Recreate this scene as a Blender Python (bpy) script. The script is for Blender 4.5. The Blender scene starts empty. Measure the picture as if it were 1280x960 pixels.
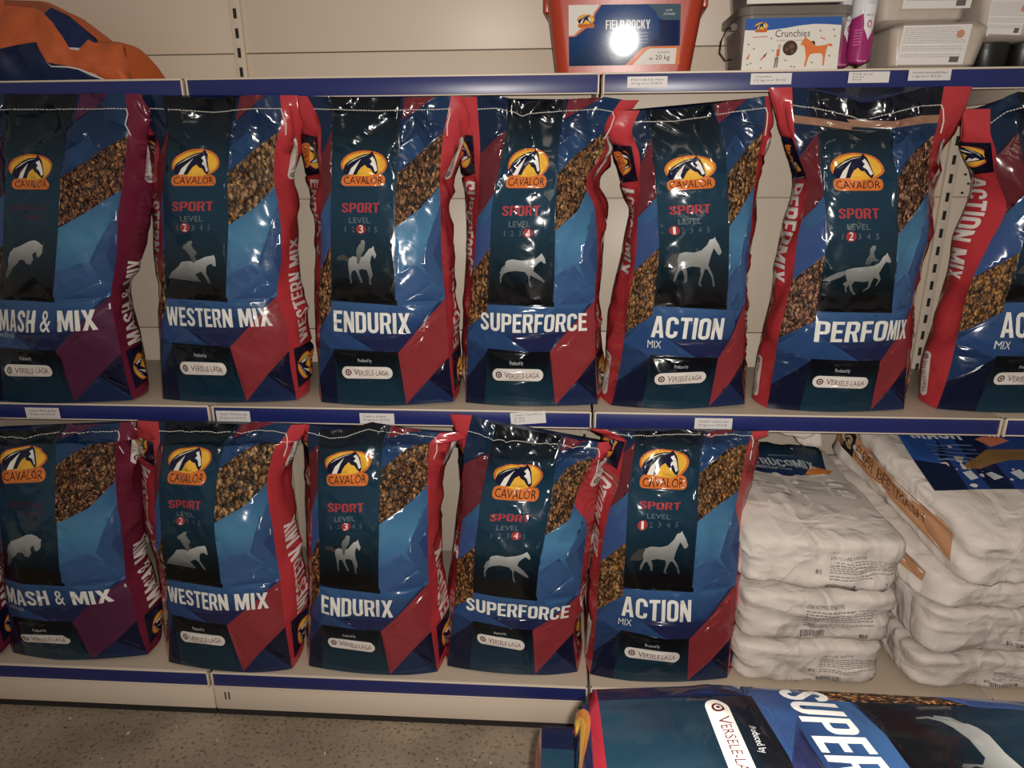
import bpy, math, random
import numpy as np
from mathutils import Vector, Matrix, Euler
from mathutils.geometry import delaunay_2d_cdt

# ------------------------------------------------------------------ camera, light, exposure
SC = bpy.context.scene
COL = SC.collection
F = 863.76                                   # focal length in px of the 1280 px frame
CAM = np.array([-0.0975, -2.1012, 1.4224])
_p, _y, _r = np.radians([17.713, -3.737, -0.3585])
FW = np.array([math.sin(_y)*math.cos(_p), math.cos(_y)*math.cos(_p), -math.sin(_p)])
_rt = np.array([math.cos(_y), -math.sin(_y), 0.0]); _up = np.cross(_rt, FW)
RT = _rt*math.cos(_r)+_up*math.sin(_r); UP = -_rt*math.sin(_r)+_up*math.cos(_r)
cd = bpy.data.cameras.new('camera'); cam = bpy.data.objects.new('camera', cd); COL.objects.link(cam)
cd.sensor_width = 36; cd.lens = F/1280*36; cd.clip_start = .02
cam.matrix_world = Matrix(((RT[0], UP[0], -FW[0], CAM[0]), (RT[1], UP[1], -FW[1], CAM[1]), (RT[2], UP[2], -FW[2], CAM[2]), (0, 0, 0, 1)))
SC.camera = cam
w = bpy.data.worlds.new('world'); SC.world = w; w.use_nodes = True
w.node_tree.nodes['Background'].inputs[0].default_value = (1.0, .89, .78, 1)
w.node_tree.nodes['Background'].inputs[1].default_value = .19
# the phone's flash beside the lens
sl = bpy.data.lights.new('phone_flash', 'SPOT'); sl.energy = 92; sl.color = (1, .945, .87)
sl.spot_size = math.radians(160); sl.spot_blend = 1.0; sl.shadow_soft_size = .006
fl = bpy.data.objects.new('phone_flash', sl); COL.objects.link(fl)
fl.location = CAM + RT*.018 + UP*.012 + FW*.0
fl.rotation_euler = Vector((FW[0]+.20, FW[1], FW[2]+.02)).to_track_quat('-Z', 'Y').to_euler()
# weak shop light from the ceiling behind the photographer
al = bpy.data.lights.new('ceiling_lamp', 'AREA'); al.shape = 'RECTANGLE'; al.size = 1.2; al.size_y = .3; al.energy = 5; al.color = (1, .85, .68)
ao = bpy.data.objects.new('ceiling_lamp', al); COL.objects.link(ao); ao.location = (.6, -2.6, 2.9); ao.rotation_euler = (math.radians(28), 0, 0)
vs = SC.view_settings; vs.view_transform = 'Standard'; vs.look = 'None'; vs.gamma = 1; vs.use_curve_mapping = False; vs.exposure = 0.15

# ------------------------------------------------------------------ helpers
def at(px, py, Y):
    """point of the plane y = Y seen at that place of the photograph (arrays allowed)"""
    px = np.asarray(px, float); py = np.asarray(py, float); Y = np.asarray(Y, float)
    d = FW*F + RT*(px[..., None]-640) - UP*(py[..., None]-480)
    t = (Y-CAM[1])/d[..., 1]
    return CAM + t[..., None]*d
def ground(px, py, z):
    d = FW*F + RT*(px-640) - UP*(py-480); t = (z-CAM[2])/d[2]
    return CAM+t*d
def lin(c):
    c = np.asarray(c, float)/255
    return np.where(c <= .04045, c/12.92, ((c+.055)/1.055)**2.4)
def hashn(i, j, s):
    n = np.sin(i*127.1+j*311.7+s*74.7)*43758.5453
    return n-np.floor(n)
def noise(x, y, s=0):
    xi = np.floor(x); yi = np.floor(y); xf = x-xi; yf = y-yi
    xf = xf*xf*(3-2*xf); yf = yf*yf*(3-2*yf)
    a = hashn(xi, yi, s); b = hashn(xi+1, yi, s); c = hashn(xi, yi+1, s); d = hashn(xi+1, yi+1, s)
    return (a*(1-xf)+b*xf)*(1-yf)+(c*(1-xf)+d*xf)*yf
def ridge(x, y, s=0):
    return 1-np.abs(2*noise(x, y, s)-1)
def sstep(a, b, x):
    t = np.clip((x-a)/(b-a), 0, 1); return t*t*(3-2*t)
MATS = {}
def mat(name, col, rough=.5, metal=0, spec=.5, bump=None, attr=False, noisecol=None, coat=0, alpha=1, trans=0):
    if name in MATS: return MATS[name]
    m = bpy.data.materials.new(name); m.use_nodes = True; nt = m.node_tree; b = nt.nodes['Principled BSDF']
    b.inputs['Roughness'].default_value = rough; b.inputs['Metallic'].default_value = metal
    b.inputs['Specular IOR Level'].default_value = spec; b.inputs['Coat Weight'].default_value = coat
    b.inputs['Coat Roughness'].default_value = .08
    if trans: b.inputs['Transmission Weight'].default_value = trans
    if alpha < 1: b.inputs['Alpha'].default_value = alpha
    if attr:
        a = nt.nodes.new('ShaderNodeAttribute'); a.attribute_name = 'print'; nt.links.new(a.outputs['Color'], b.inputs['Base Color'])
    else:
        b.inputs['Base Color'].default_value = (*lin(col), 1)
    tc = nt.nodes.new('ShaderNodeTexCoord')
    if noisecol:
        c2, sc, lo, hi = noisecol
        n = nt.nodes.new('ShaderNodeTexNoise'); n.inputs['Scale'].default_value = sc; n.inputs['Detail'].default_value = 6
        r = nt.nodes.new('ShaderNodeValToRGB'); r.color_ramp.elements[0].position = lo; r.color_ramp.elements[1].position = hi
        r.color_ramp.elements[0].color = (*lin(col), 1); r.color_ramp.elements[1].color = (*lin(c2), 1)
        nt.links.new(tc.outputs['Object'], n.inputs['Vector']); nt.links.new(n.outputs['Fac'], r.inputs['Fac']); nt.links.new(r.outputs['Color'], b.inputs['Base Color'])
    if bump:
        prev = None
        for kind, sc, dist, stg in bump:
            if kind == 'noise':
                n = nt.nodes.new('ShaderNodeTexNoise'); n.inputs['Detail'].default_value = 3; out = n.outputs['Fac']
            elif kind == 'crease':
                n = nt.nodes.new('ShaderNodeTexVoronoi'); n.feature = 'DISTANCE_TO_EDGE'; out = n.outputs['Distance']
                ww = nt.nodes.new('ShaderNodeMath'); ww.operation = 'MINIMUM'; ww.inputs[1].default_value = .19; nt.links.new(out, ww.inputs[0]); out = ww.outputs[0]
            elif kind == 'facet':
                n = nt.nodes.new('ShaderNodeTexVoronoi'); n.feature = 'F1'; n.distance = 'MANHATTAN'; out = n.outputs['Distance']
            n.inputs['Scale'].default_value = sc
            # warp the lookup so creases wander
            wn = nt.nodes.new('ShaderNodeTexNoise'); wn.inputs['Scale'].default_value = 6
            mx = nt.nodes.new('ShaderNodeVectorMath'); mx.operation = 'MULTIPLY_ADD'; mx.inputs[1].default_value = (.22, .22, .22)
            nt.links.new(tc.outputs['Object'], wn.inputs['Vector']); nt.links.new(wn.outputs['Color'], mx.inputs[0]); nt.links.new(tc.outputs['Object'], mx.inputs[2])
            nt.links.new(mx.outputs[0], n.inputs['Vector'])
            bp = nt.nodes.new('ShaderNodeBump'); bp.inputs['Strength'].default_value = stg; bp.inputs['Distance'].default_value = dist
            nt.links.new(out, bp.inputs['Height'])
            if prev: nt.links.new(prev.outputs[0], bp.inputs['Normal'])
            prev = bp
        nt.links.new(prev.outputs[0], b.inputs['Normal'])
    MATS[name] = m
    return m
def seed_mat(name, cols, scale=150, off=0):
    if name in MATS: return MATS[name]
    m = bpy.data.materials.new(name); m.use_nodes = True; nt = m.node_tree; b = nt.nodes['Principled BSDF']; b.inputs['Roughness'].default_value = .5; b.inputs['Specular IOR Level'].default_value = .3
    tc = nt.nodes.new('ShaderNodeTexCoord'); mp = nt.nodes.new('ShaderNodeMapping'); mp.inputs['Scale'].default_value = (1, 1, .62); mp.inputs['Location'].default_value = (off, off, off); mp.inputs['Rotation'].default_value = (0, .7, 0)
    vo = nt.nodes.new('ShaderNodeTexVoronoi'); vo.inputs['Scale'].default_value = scale; vo.inputs['Randomness'].default_value = 1
    wn = nt.nodes.new('ShaderNodeTexNoise'); wn.inputs['Scale'].default_value = 70
    mx = nt.nodes.new('ShaderNodeVectorMath'); mx.operation = 'MULTIPLY_ADD'; mx.inputs[1].default_value = (.012, .012, .012)
    rp = nt.nodes.new('ShaderNodeValToRGB'); e = rp.color_ramp.elements
    e[0].position = 0; e[0].color = (*lin(cols[0]), 1); e[1].position = 1; e[1].color = (*lin(cols[-1]), 1)
    for i, c in enumerate(cols[1:-1]):
        k = e.new((i+1)/(len(cols)-1)); k.color = (*lin(c), 1)
    sp = nt.nodes.new('ShaderNodeSeparateColor')
    nt.links.new(tc.outputs['Object'], mp.inputs['Vector']); nt.links.new(tc.outputs['Object'], wn.inputs['Vector'])
    nt.links.new(wn.outputs['Color'], mx.inputs[0]); nt.links.new(mp.outputs[0], mx.inputs[2]); nt.links.new(mx.outputs[0], vo.inputs['Vector'])
    nt.links.new(vo.outputs['Color'], sp.inputs[0]); nt.links.new(sp.outputs[0], rp.inputs['Fac'])
    # dark gaps between the flakes
    ra = nt.nodes.new('ShaderNodeMapRange'); ra.inputs['From Min'].default_value = .25; ra.inputs['From Max'].default_value = .75; ra.inputs['To Min'].default_value = .95; ra.inputs['To Max'].default_value = .12
    nt.links.new(vo.outputs['Distance'], ra.inputs['Value'])
    mm = nt.nodes.new('ShaderNodeVectorMath'); mm.operation = 'SCALE'
    nt.links.new(rp.outputs['Color'], mm.inputs[0]); nt.links.new(ra.outputs[0], mm.inputs['Scale']); nt.links.new(mm.outputs[0], b.inputs['Base Color'])
    bp = nt.nodes.new('ShaderNodeBump'); bp.invert = True; bp.inputs['Distance'].default_value = .004; bp.inputs['Strength'].default_value = .8
    nt.links.new(vo.outputs['Distance'], bp.inputs['Height']); nt.links.new(bp.outputs[0], b.inputs['Normal'])
    MATS[name] = m
    return m
def obj(name, V, Fc, m=None, parent=None, smooth=False, colors=None, kind=None):
    me = bpy.data.meshes.new(name); me.from_pydata([tuple(map(float, v)) for v in V], [], [tuple(map(int, f)) for f in Fc])
    if smooth: me.polygons.foreach_set('use_smooth', [True]*len(me.polygons))
    if colors is not None:
        at_ = me.color_attributes.new('print', 'FLOAT_COLOR', 'CORNER')
        c = np.ones((len(colors), 4), np.float32); c[:, :3] = colors; at_.data.foreach_set('color', c.ravel())
    if m: me.materials.append(m)
    o = bpy.data.objects.new(name, me); COL.objects.link(o)
    if parent: o.parent = parent; o.matrix_parent_inverse = Matrix.Identity(4); 
    if kind: o['kind'] = kind
    return o
def tag(o, label, cat, group=None):
    o['label'] = label; o['category'] = cat
    if group: o['group'] = group
    return o
def empty(name, label=None, cat=None, group=None, loc=(0, 0, 0)):
    o = bpy.data.objects.new(name, None); COL.objects.link(o); o.empty_display_size = .05; o.location = loc
    if label: tag(o, label, cat, group)
    return o
class MB:
    def __init__(s): s.V = []; s.F = []
    def box(s, x0, x1, y0, y1, z0, z1, M=None):
        n = len(s.V); P = [(x, y, z) for z in (z0, z1) for y in (y0, y1) for x in (x0, x1)]
        if M is not None: P = [tuple(M @ Vector(p)) for p in P]
        s.V += P; s.F += [(n, n+2, n+3, n+1), (n+4, n+5, n+7, n+6), (n, n+1, n+5, n+4), (n+2, n+6, n+7, n+3), (n, n+4, n+6, n+2), (n+1, n+3, n+7, n+5)]
        return s
    def tube(s, pts, r, n=6):
        pts = [Vector(p) for p in pts]; b = len(s.V)
        for i, p in enumerate(pts):
            d = (pts[min(i+1, len(pts)-1)]-pts[max(i-1, 0)]).normalized()
            a = d.orthogonal().normalized() if abs(d.z) > .9 else d.cross(Vector((0, 0, 1))).normalized(); c = d.cross(a)
            for k in range(n):
                t = 2*math.pi*k/n; s.V.append(tuple(p+a*r*math.cos(t)+c*r*math.sin(t)))
        for i in range(len(pts)-1):
            for k in range(n):
                s.F.append((b+i*n+k, b+i*n+(k+1) % n, b+(i+1)*n+(k+1) % n, b+(i+1)*n+k))
        s.F.append(tuple(b+k for k in range(n))[::-1]); s.F.append(tuple(b+(len(pts)-1)*n+k for k in range(n)))
        return s
    def build(s, name, m, parent=None, bevel=0, smooth=False):
        o = obj(name, s.V, s.F, m, parent, smooth)
        if bevel:
            bv = o.modifiers.new('b', 'BEVEL'); bv.width = bevel; bv.segments = 2; bv.limit_method = 'ANGLE'
            o.data.polygons.foreach_set('use_smooth', [True]*len(o.data.polygons))
        return o

# ------------------------------------------------------------------ lettering: outlines of the built-in font
_gl = {}
def outline(txt, res=2, bold=0):
    k = (txt, res, bold)
    if k in _gl: return _gl[k]
    cu = bpy.data.curves.new('t', 'FONT'); cu.body = txt; cu.fill_mode = 'NONE'; cu.resolution_u = res; cu.size = 1; cu.offset = bold
    o = bpy.data.objects.new('t', cu); COL.objects.link(o)
    me = o.to_mesh(); V = [(v.co.x, v.co.y) for v in me.vertices]; adj = {}
    for e in me.edges:
        a, b = e.vertices; adj.setdefault(a, []).append(b); adj.setdefault(b, []).append(a)
    loops = []; seen = set()
    for st in adj:
        if st in seen: continue
        L = [st]; seen.add(st); cur = st
        while True:
            nx = [q for q in adj[cur] if q not in seen]
            if not nx: break
            cur = nx[0]; seen.add(cur); L.append(cur)
        if len(L) > 2: loops.append(np.array([V[i] for i in L]))
    o.to_mesh_clear(); bpy.data.objects.remove(o); bpy.data.curves.remove(cu)
    _gl[k] = loops
    return loops
def text_loops(txt, x0, x1, y0, y1, res=2, bold=0):
    """letters fitted in a box; y0 = baseline, y1 = cap height"""
    L = outline(txt, res, bold); a = np.concatenate(L); capH = outline('H', res, bold); ch = np.concatenate(capH)[:, 1].max()
    mx, Mx = a[:, 0].min(), a[:, 0].max()
    return [np.stack([x0+(l[:, 0]-mx)/(Mx-mx)*(x1-x0), y0+l[:, 1]/ch*(y1-y0)], 1) for l in L]

# ------------------------------------------------------------------ flat artwork: layered outlines cut into a sheet
def inside(pts, loops):
    r = np.zeros(len(pts), bool)
    x, y = pts[:, 0], pts[:, 1]
    for L in loops:
        x0, y0 = L.min(0); x1, y1 = L.max(0)
        s = np.nonzero((x >= x0) & (x <= x1) & (y >= y0) & (y <= y1))[0]
        if not len(s): continue
        px, py = x[s], y[s]; c = np.zeros(len(s), bool)
        A = L; B = np.roll(L, -1, 0)
        for (ax, ay), (bx, by) in zip(A, B):
            if ay == by: continue
            c ^= ((ay > py) != (by > py)) & (px < (bx-ax)*(py-ay)/(by-ay)+ax)
        r[s] ^= c
    return r
class Art:
    """y grows upward here"""
    def __init__(s, x0, x1, y0, y1, step): s.b = (x0, x1, y0, y1); s.step = step; s.S = []
    def add(s, loops, col, sid=None):
        s.S.append(([np.asarray(l, float) for l in loops], col, sid)); return s
    def clip(s, l):
        x0, x1, y0, y1 = s.b; e = 0
        return np.stack([np.clip(l[:, 0], x0+e, x1-e), np.clip(l[:, 1], y0+e, y1-e)], 1)
    def cut(s):
        x0, x1, y0, y1 = s.b; nx = max(2, int(round((x1-x0)/s.step))); ny = max(2, int(round((y1-y0)/s.step)))
        gx, gy = np.meshgrid(np.linspace(x0, x1, nx+1), np.linspace(y0, y1, ny+1)); V = [tuple(p) for p in np.stack([gx.ravel(), gy.ravel()], 1)]
        E = []
        idx = lambda i, j: j*(nx+1)+i
        for i in range(nx): E += [(idx(i, 0), idx(i+1, 0)), (idx(i, ny), idx(i+1, ny))]
        for j in range(ny): E += [(idx(0, j), idx(0, j+1)), (idx(nx, j), idx(nx, j+1))]
        C = []
        for loops, col, sid in s.S:
            LL = []
            for l in loops:
                l = s.clip(l); n = len(V); V += [tuple(p) for p in l]; E += [(n+i, n+(i+1) % len(l)) for i in range(len(l))]; LL.append(l)
            C.append(LL)
        r = delaunay_2d_cdt([Vector(p) for p in V], E, [], 0, 1e-5)
        P = np.array([(p.x, p.y) for p in r[0]]); T = np.array([f for f in r[2] if len(f) == 3])
        a = P[T]; ar = np.abs((lambda p,q: p[:,0]*q[:,1]-p[:,1]*q[:,0])(a[:, 1]-a[:, 0], a[:, 2]-a[:, 0])); T = T[ar > 1e-9]
        cen = P[T].mean(1); sid = np.full(len(T), -1)
        for k, LL in enumerate(C): sid[inside(cen, LL)] = k
        a = P[T]; sg = (lambda p,q: p[:,0]*q[:,1]-p[:,1]*q[:,0])(a[:, 1]-a[:, 0], a[:, 2]-a[:, 0]); T[sg < 0] = T[sg < 0][:, ::-1]; sid[sid < 0] = 0
        cols = np.zeros((len(T), 3, 3))
        for k, (lo, col, q) in enumerate(s.S):
            m = sid == k
            if not m.any(): continue
            if callable(col):
                p = P[T[m]].reshape(-1, 2); cols[m] = lin(col(p[:, 0], p[:, 1])).reshape(-1, 3, 3)
            else: cols[m] = lin(col)
        L_ = cols.mean(-1, keepdims=True); cols = L_+(cols-L_)*.90
        q = np.array([self_q if self_q is not None else '' for (_, _, self_q) in s.S]+[''])
        return P, T, cols.reshape(-1, 3), q[sid]
def mesh_part(name, P3, T, cols, sel, m, parent, colors=True):
    Ts = T[sel]; u, inv_ = np.unique(Ts, return_inverse=True); Ts2 = inv_.reshape(Ts.shape)
    c = cols.reshape(-1, 3, 3)[sel].reshape(-1, 3) if colors else None
    return obj(name, P3[u], Ts2, m, parent, True, c)
def ell(cx, cy, rx, ry, n=20): t = np.linspace(0, 2*np.pi, n, endpoint=False); return np.stack([cx+rx*np.cos(t), cy+ry*np.sin(t)], 1)
def rrect(x0, x1, y0, y1, r, n=5):
    P = []
    for cx, cy, a in ((x1-r, y1-r, 0), (x0+r, y1-r, 90), (x0+r, y0+r, 180), (x1-r, y0+r, 270)):
        for k in range(n+1):
            t = math.radians(a+90*k/n); P.append((cx+r*math.cos(t), cy+r*math.sin(t)))
    return np.array(P)
def grad(stops, axis=1):
    ys = [q[0] for q in stops]; cs = np.array([q[1] for q in stops], float); o = np.argsort(ys); ys = np.array(ys)[o]; cs = cs[o]
    def f(x, y):
        t = y if axis == 1 else x
        return np.stack([np.interp(t, ys, cs[:, i]) for i in range(3)], -1)
    return f
# ------------------------------------------------------------------ condensed block capitals
def _thick(P, s):
    P = np.array(P, float); d = np.gradient(P, axis=0); n = np.stack([-d[:, 1], d[:, 0]], 1); n /= np.linalg.norm(n, axis=1)[:, None]
    return np.concatenate([P+n*s/2, (P-n*s/2)[::-1]])
def _arc(cx, cy, rx, ry, a, b, n=5): t = np.radians(np.linspace(a, b, n)); return [(cx+rx*math.cos(q), cy+ry*math.sin(q)) for q in t]
_s, _b, _w = .165, .15, .50; _h = _s/2
def _rr(x0, x1, y0, y1, r): return rrect(x0, x1, y0, y1, r, 3)
def _mk():
    w, s, b, h = _w, _s, _b, _h
    G = {}
    G['I'] = ([[(0, 0), (s, 0), (s, 1), (0, 1)]], s)
    G['L'] = ([[(0, 0), (.42, 0), (.42, b), (s, b), (s, 1), (0, 1)]], .42)
    G['E'] = ([[(0, 0), (.43, 0), (.43, b), (s, b), (s, .43), (.39, .43), (.39, .58), (s, .58), (s, 1-b), (.43, 1-b), (.43, 1), (0, 1)]], .43)
    G['F'] = ([[(0, 0), (s, 0), (s, .42), (.38, .42), (.38, .57), (s, .57), (s, 1-b), (.42, 1-b), (.42, 1), (0, 1)]], .42)
    G['T'] = ([[(.16, 0), (.16+s, 0), (.16+s, 1-b), (.48, 1-b), (.48, 1), (0, 1), (0, 1-b), (.16, 1-b)]], .48)
    G['H'] = ([[(0, 0), (s, 0), (s, .42), (w-s, .42), (w-s, 0), (w, 0), (w, 1), (w-s, 1), (w-s, .58), (s, .58), (s, 1), (0, 1)]], w)
    G['O'] = ([_rr(0, w, 0, 1, .19), _rr(s, w-s, b, 1-b, .07)], w)
    G['D'] = ([[(0, 0)]+_arc(w-.2, .2, .2, .2, -90, 0)+_arc(w-.2, .8, .2, .2, 0, 90)+[(0, 1)], [(s, b)]+_arc(w-s-.07, b+.08, .07, .08, -90, 0)+_arc(w-s-.07, 1-b-.08, .07, .08, 0, 90)+[(s, 1-b)]], w)
    bowl = [(s, .38)]+_arc(w-.18, .56, .18, .18, -90, 0)+_arc(w-.18, .82, .18, .18, 0, 90)+[(0, 1)]
    hole = [(s, .52)]+_arc(w-s-.05, .58, .05, .06, -90, 0)+_arc(w-s-.05, .80, .05, .06, 0, 90)+[(s, .86)]
    G['P'] = ([[(0, 0), (s, 0)]+bowl, hole], w)
    G['R'] = ([[(0, 0), (s, 0), (s, .40), (.24, .40), (.345, 0), (.52, 0), (.40, .43)]+_arc(w-.16, .60, .16, .16, -50, 0)+_arc(w-.18, .82, .18, .18, 0, 90)+[(0, 1)], hole], .51)
    G['A'] = ([[(0, 0), (.16, 0), (.19, .2), (.34, .2), (.37, 0), (.53, 0), (.36, 1), (.17, 1)], [(.21, .34), (.32, .34), (.265, .74)]], .53)
    G['V'] = ([[(0, 1), (.16, 1), (.255, .3), (.35, 1), (.51, 1), (.35, 0), (.16, 0)]], .51)
    G['W'] = ([[(0, 1), (.15, 1), (.21, .38), (.30, 1), (.42, 1), (.51, .38), (.57, 1), (.72, 1), (.60, 0), (.44, 0), (.36, .55), (.28, 0), (.12, 0)]], .72)
    G['M'] = ([[(0, 0), (.15, 0), (.15, .58), (.27, .05), (.37, .05), (.49, .58), (.49, 0), (.64, 0), (.64, 1), (.44, 1), (.32, .45), (.20, 1), (0, 1)]], .64)
    G['N'] = ([[(0, 0), (.15, 0), (.15, .52), (.35, 0), (.5, 0), (.5, 1), (.35, 1), (.35, .48), (.15, 1), (0, 1)]], .5)
    G['X'] = ([[(0, 0), (.17, 0), (.26, .32), (.35, 0), (.52, 0), (.35, .51), (.51, 1), (.34, 1), (.26, .71), (.18, 1), (.01, 1), (.17, .51)]], .52)
    G['K'] = ([[(0, 0), (s, 0), (s, .30), (.22, .42), (.34, 0), (.51, 0), (.34, .56), (.5, 1), (.33, 1), (s, .58), (s, 1), (0, 1)]], .51)
    G['Y'] = ([[(.17, 0), (.34, 0), (.34, .4), (.51, 1), (.35, 1), (.255, .6), (.16, 1), (0, 1), (.17, .4)]], .51)
    G['B'] = ([[(0, 0)]+_arc(w-.16, .2, .16, .2, -90, 0)+[(w, .42), (w-.06, .51), (w-.02, .6)]+_arc(w-.18, .82, .16, .18, 0, 90)+[(0, 1)], [(s, b), (w-s, b), (w-s, .43), (s, .43)], [(s, .59), (w-s-.02, .59), (w-s-.02, .86), (s, .86)]], w)
    r = w/2-h
    G['C'] = ([_thick([(w-h, .67)]+_arc(w/2, 1-h-r*.9, r, r*.9, 0, 180, 7)+_arc(w/2, h+r*.9, r, r*.9, 180, 360, 7)+[(w-h, .33)], s)], w)
    G['G'] = ([_thick([(w-h, .70)]+_arc(w/2, 1-h-r*.9, r, r*.9, 0, 180, 7)+_arc(w/2, h+r*.9, r, r*.9, 180, 360, 7)+[(w-h, .50)], s)], w)
    G['U'] = ([_thick([(h, 1), (h, .6)]+_arc(w/2, h+r*.9, r, r*.9, 180, 360, 7)+[(w-h, .6), (w-h, 1)], s)], w)
    G['S'] = ([_thick([(w-h, .70)]+_arc(w/2, 1-h-r*.9, r, r*.9, 0, 180, 7)+[(h+.01, .68), (w/2, .51), (w-h-.01, .34)]+_arc(w/2, h+r*.9, r, r*.9, 0, -180, 7)+[(h, .30)], s)], w)
    a = outline('&', 2, .03); q = np.concatenate(a); k = 1/(q[:, 1].max()-q[:, 1].min())
    G['&'] = ([np.stack([(l[:, 0]-q[:, 0].min())*k*.62, (l[:, 1]-q[:, 1].min())*k], 1) for l in a], (q[:, 0].max()-q[:, 0].min())*k*.62)
    return G
_G = None
def block_loops(txt, x0, x1, y0, y1):
    global _G
    if _G is None: _G = _mk()
    x = 0; out = []
    for ch in txt:
        if ch == ' ': x += .24; continue
        L, wd = _G[ch]
        for l in L: l = np.array(l, float); out.append(l+np.array([x, 0]))
        x += wd+.075
    k = (x1-x0)/(x-.075)
    return [np.stack([x0+l[:, 0]*k, y0+l[:, 1]*(y1-y0)], 1) for l in out]
def cr(a, b): return a[..., 0]*b[..., 1]-a[..., 1]*b[..., 0]
# ------------------------------------------------------------------ printed film of the feed bags (sheet: x 384..551, y 0..385 up)
X0, X1, HT = 384.0, 551.4, 385.0
PLx, PRx = 413.5, 495.0
def D(p): p = np.asarray(p, float); return np.stack([p[:, 0], 505-p[:, 1]], 1)
def z5(p): p = np.asarray(p, float); return np.stack([370+p[:, 0]/4.364, 505-(100+p[:, 1]/4.364)], 1)
def z6(p): p = np.asarray(p, float); return np.stack([370+p[:, 0]/4.364, 505-(300+p[:, 1]/4.364)], 1)
def zh(p, pl, pr, pb, sp):
    """picture traced in a close-up: left/right of the panel, panel bottom and SPORT line give the scale"""
    p = np.asarray(p, float); x = PLx+(p[:, 0]-pl)/(pr-pl)*(PRx-PLx); y = 377+(p[:, 1]-pb)/(pb-sp)*(377-259.5)
    return np.stack([x, 505-y], 1)
HORSES = {
 'mash': [((70,60),(100,50),(130,35),(160,20),(190,15),(215,25),(235,40),(245,40),(240,55),(242,80),(230,100),(215,108),(205,95),(200,75),(180,90),(188,120),(175,145),(150,140),(140,125),(130,120),(110,120),(100,140),(80,160),(72,185),(55,215),(38,215),(45,180),(52,150),(48,120),(52,85))],
 'western': [((250,110),(215,115),(200,140),(165,175),(150,205),(200,212),(330,222),(300,180),(330,165),(350,185),(375,225),(390,232),(385,215),(360,175),(358,145),(365,130),(385,120),(405,135),(413,130),(408,95),(400,75),(385,78),(350,85),(320,100),(290,110)),
             ((258,8),(275,5),(280,15),(272,25),(285,45),(305,62),(300,75),(290,80),(305,105),(285,120),(262,80),(240,55),(222,45),(225,30),(245,20))],
 'endurix': [((445,95),(440,105),(425,85),(418,100),(415,125),(420,150),(432,185),(430,205),(422,210),(428,240),(415,238),(412,200),(398,165),(375,160),(358,162),(355,175),(380,230),(368,232),(345,180),(335,165),(318,172),(315,200),(322,235),(312,237),(305,190),(300,160),(296,130),(300,105),(320,92),(345,98),(375,95),(390,75),(405,55),(425,45),(432,35),(436,55),(448,85)),
             ((375,5),(385,15),(383,35),(380,60),(365,85),(360,110),(352,135),(343,130),(338,85),(337,60),(348,35),(362,20),(362,8))],
 'superforce': [((325,120),(350,115),(400,122),(450,118),(480,108),(495,95),(506,82),(515,98),(525,115),(530,138),(520,140),(505,125),(490,135),(470,155),(465,175),(500,200),(530,225),(525,232),(480,210),(450,195),(447,220),(462,250),(458,258),(446,245),(440,200),(420,180),(370,175),(330,180),(308,190),(295,210),(298,235),(290,235),(287,205),(305,175),(315,150),(313,132))],
 'action': [((470,100),(500,92),(550,95),(590,85),(620,60),(635,35),(655,30),(662,22),(668,35),(685,60),(702,95),(690,108),(680,105),(665,85),(655,75),(640,110),(628,155),(655,200),(670,250),(660,257),(650,212),(625,175),(610,172),(602,200),(592,238),(602,255),(588,254),(580,240),(588,200),(585,165),(540,160),(507,168),(517,195),(520,235),(508,238),(503,210),(490,182),(480,175),(467,195),(460,230),(448,232),(450,200),(465,165),(460,130))],
 'perfomix': [((545,145),(580,135),(640,130),(690,125),(715,110),(730,80),(745,70),(750,60),(760,75),(778,95),(780,110),(765,110),(750,105),(740,125),(725,165),(740,195),(725,230),(715,240),(728,200),(702,187),(692,210),(685,247),(650,268),(648,260),(675,240),(675,207),(640,210),(600,207),(588,227),(597,260),(612,280),(600,285),(580,255),(572,225),(562,245),(567,272),(555,265),(551,235),(540,220),(560,205),(550,180)),
              ((670,30),(685,25),(690,40),(680,60),(690,85),(715,100),(700,105),(680,102),(665,120),(655,118),(640,120),(645,95),(660,70),(660,45))]}
TAILS = {'western': ((160,180),(150,200),(200,212),(335,222),(310,190),(230,150),(190,150)), 'endurix': ((300,100),(270,82),(240,92),(232,112),(255,112),(298,122)),
 'action': ((472,95),(430,105),(400,140),(388,165),(440,170),(466,160)), 'perfomix': ((548,147),(500,160),(460,185),(430,205),(470,208),(520,185),(550,168)),
 'superforce': ((316,140),(295,160),(285,190),(292,195),(305,172),(318,160))}
HW = {'mash': (10, 333, 325, -157), 'western': (130, 470, 325, -183), 'endurix': (200, 553, 337, -174), 'superforce': (228, 580, 347, -161), 'action': (362, 745, 357, -131), 'perfomix': (425, 812, 383, -144)}
INK = {'mash': (92, 14, 56), 'other': (178, 12, 32)}
FAC = {'mash': (88, 26, 72), 'other': (150, 30, 45)}
FAD = {'mash': (52, 18, 58), 'other': (105, 24, 40)}
TITLE = {'mash': ('MASH & MIX', 411, 537), 'western': ('WESTERN MIX', 413, 539), 'endurix': ('ENDURIX', 416.5, 511), 'superforce': ('SUPERFORCE', 403, 541), 'action': ('ACTION', 413.5, 495), 'perfomix': ('PERFOMIX', 414, 540)}
LEVEL = {'western': 2, 'endurix': 3, 'superforce': 4, 'action': 1, 'perfomix': 2}
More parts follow.
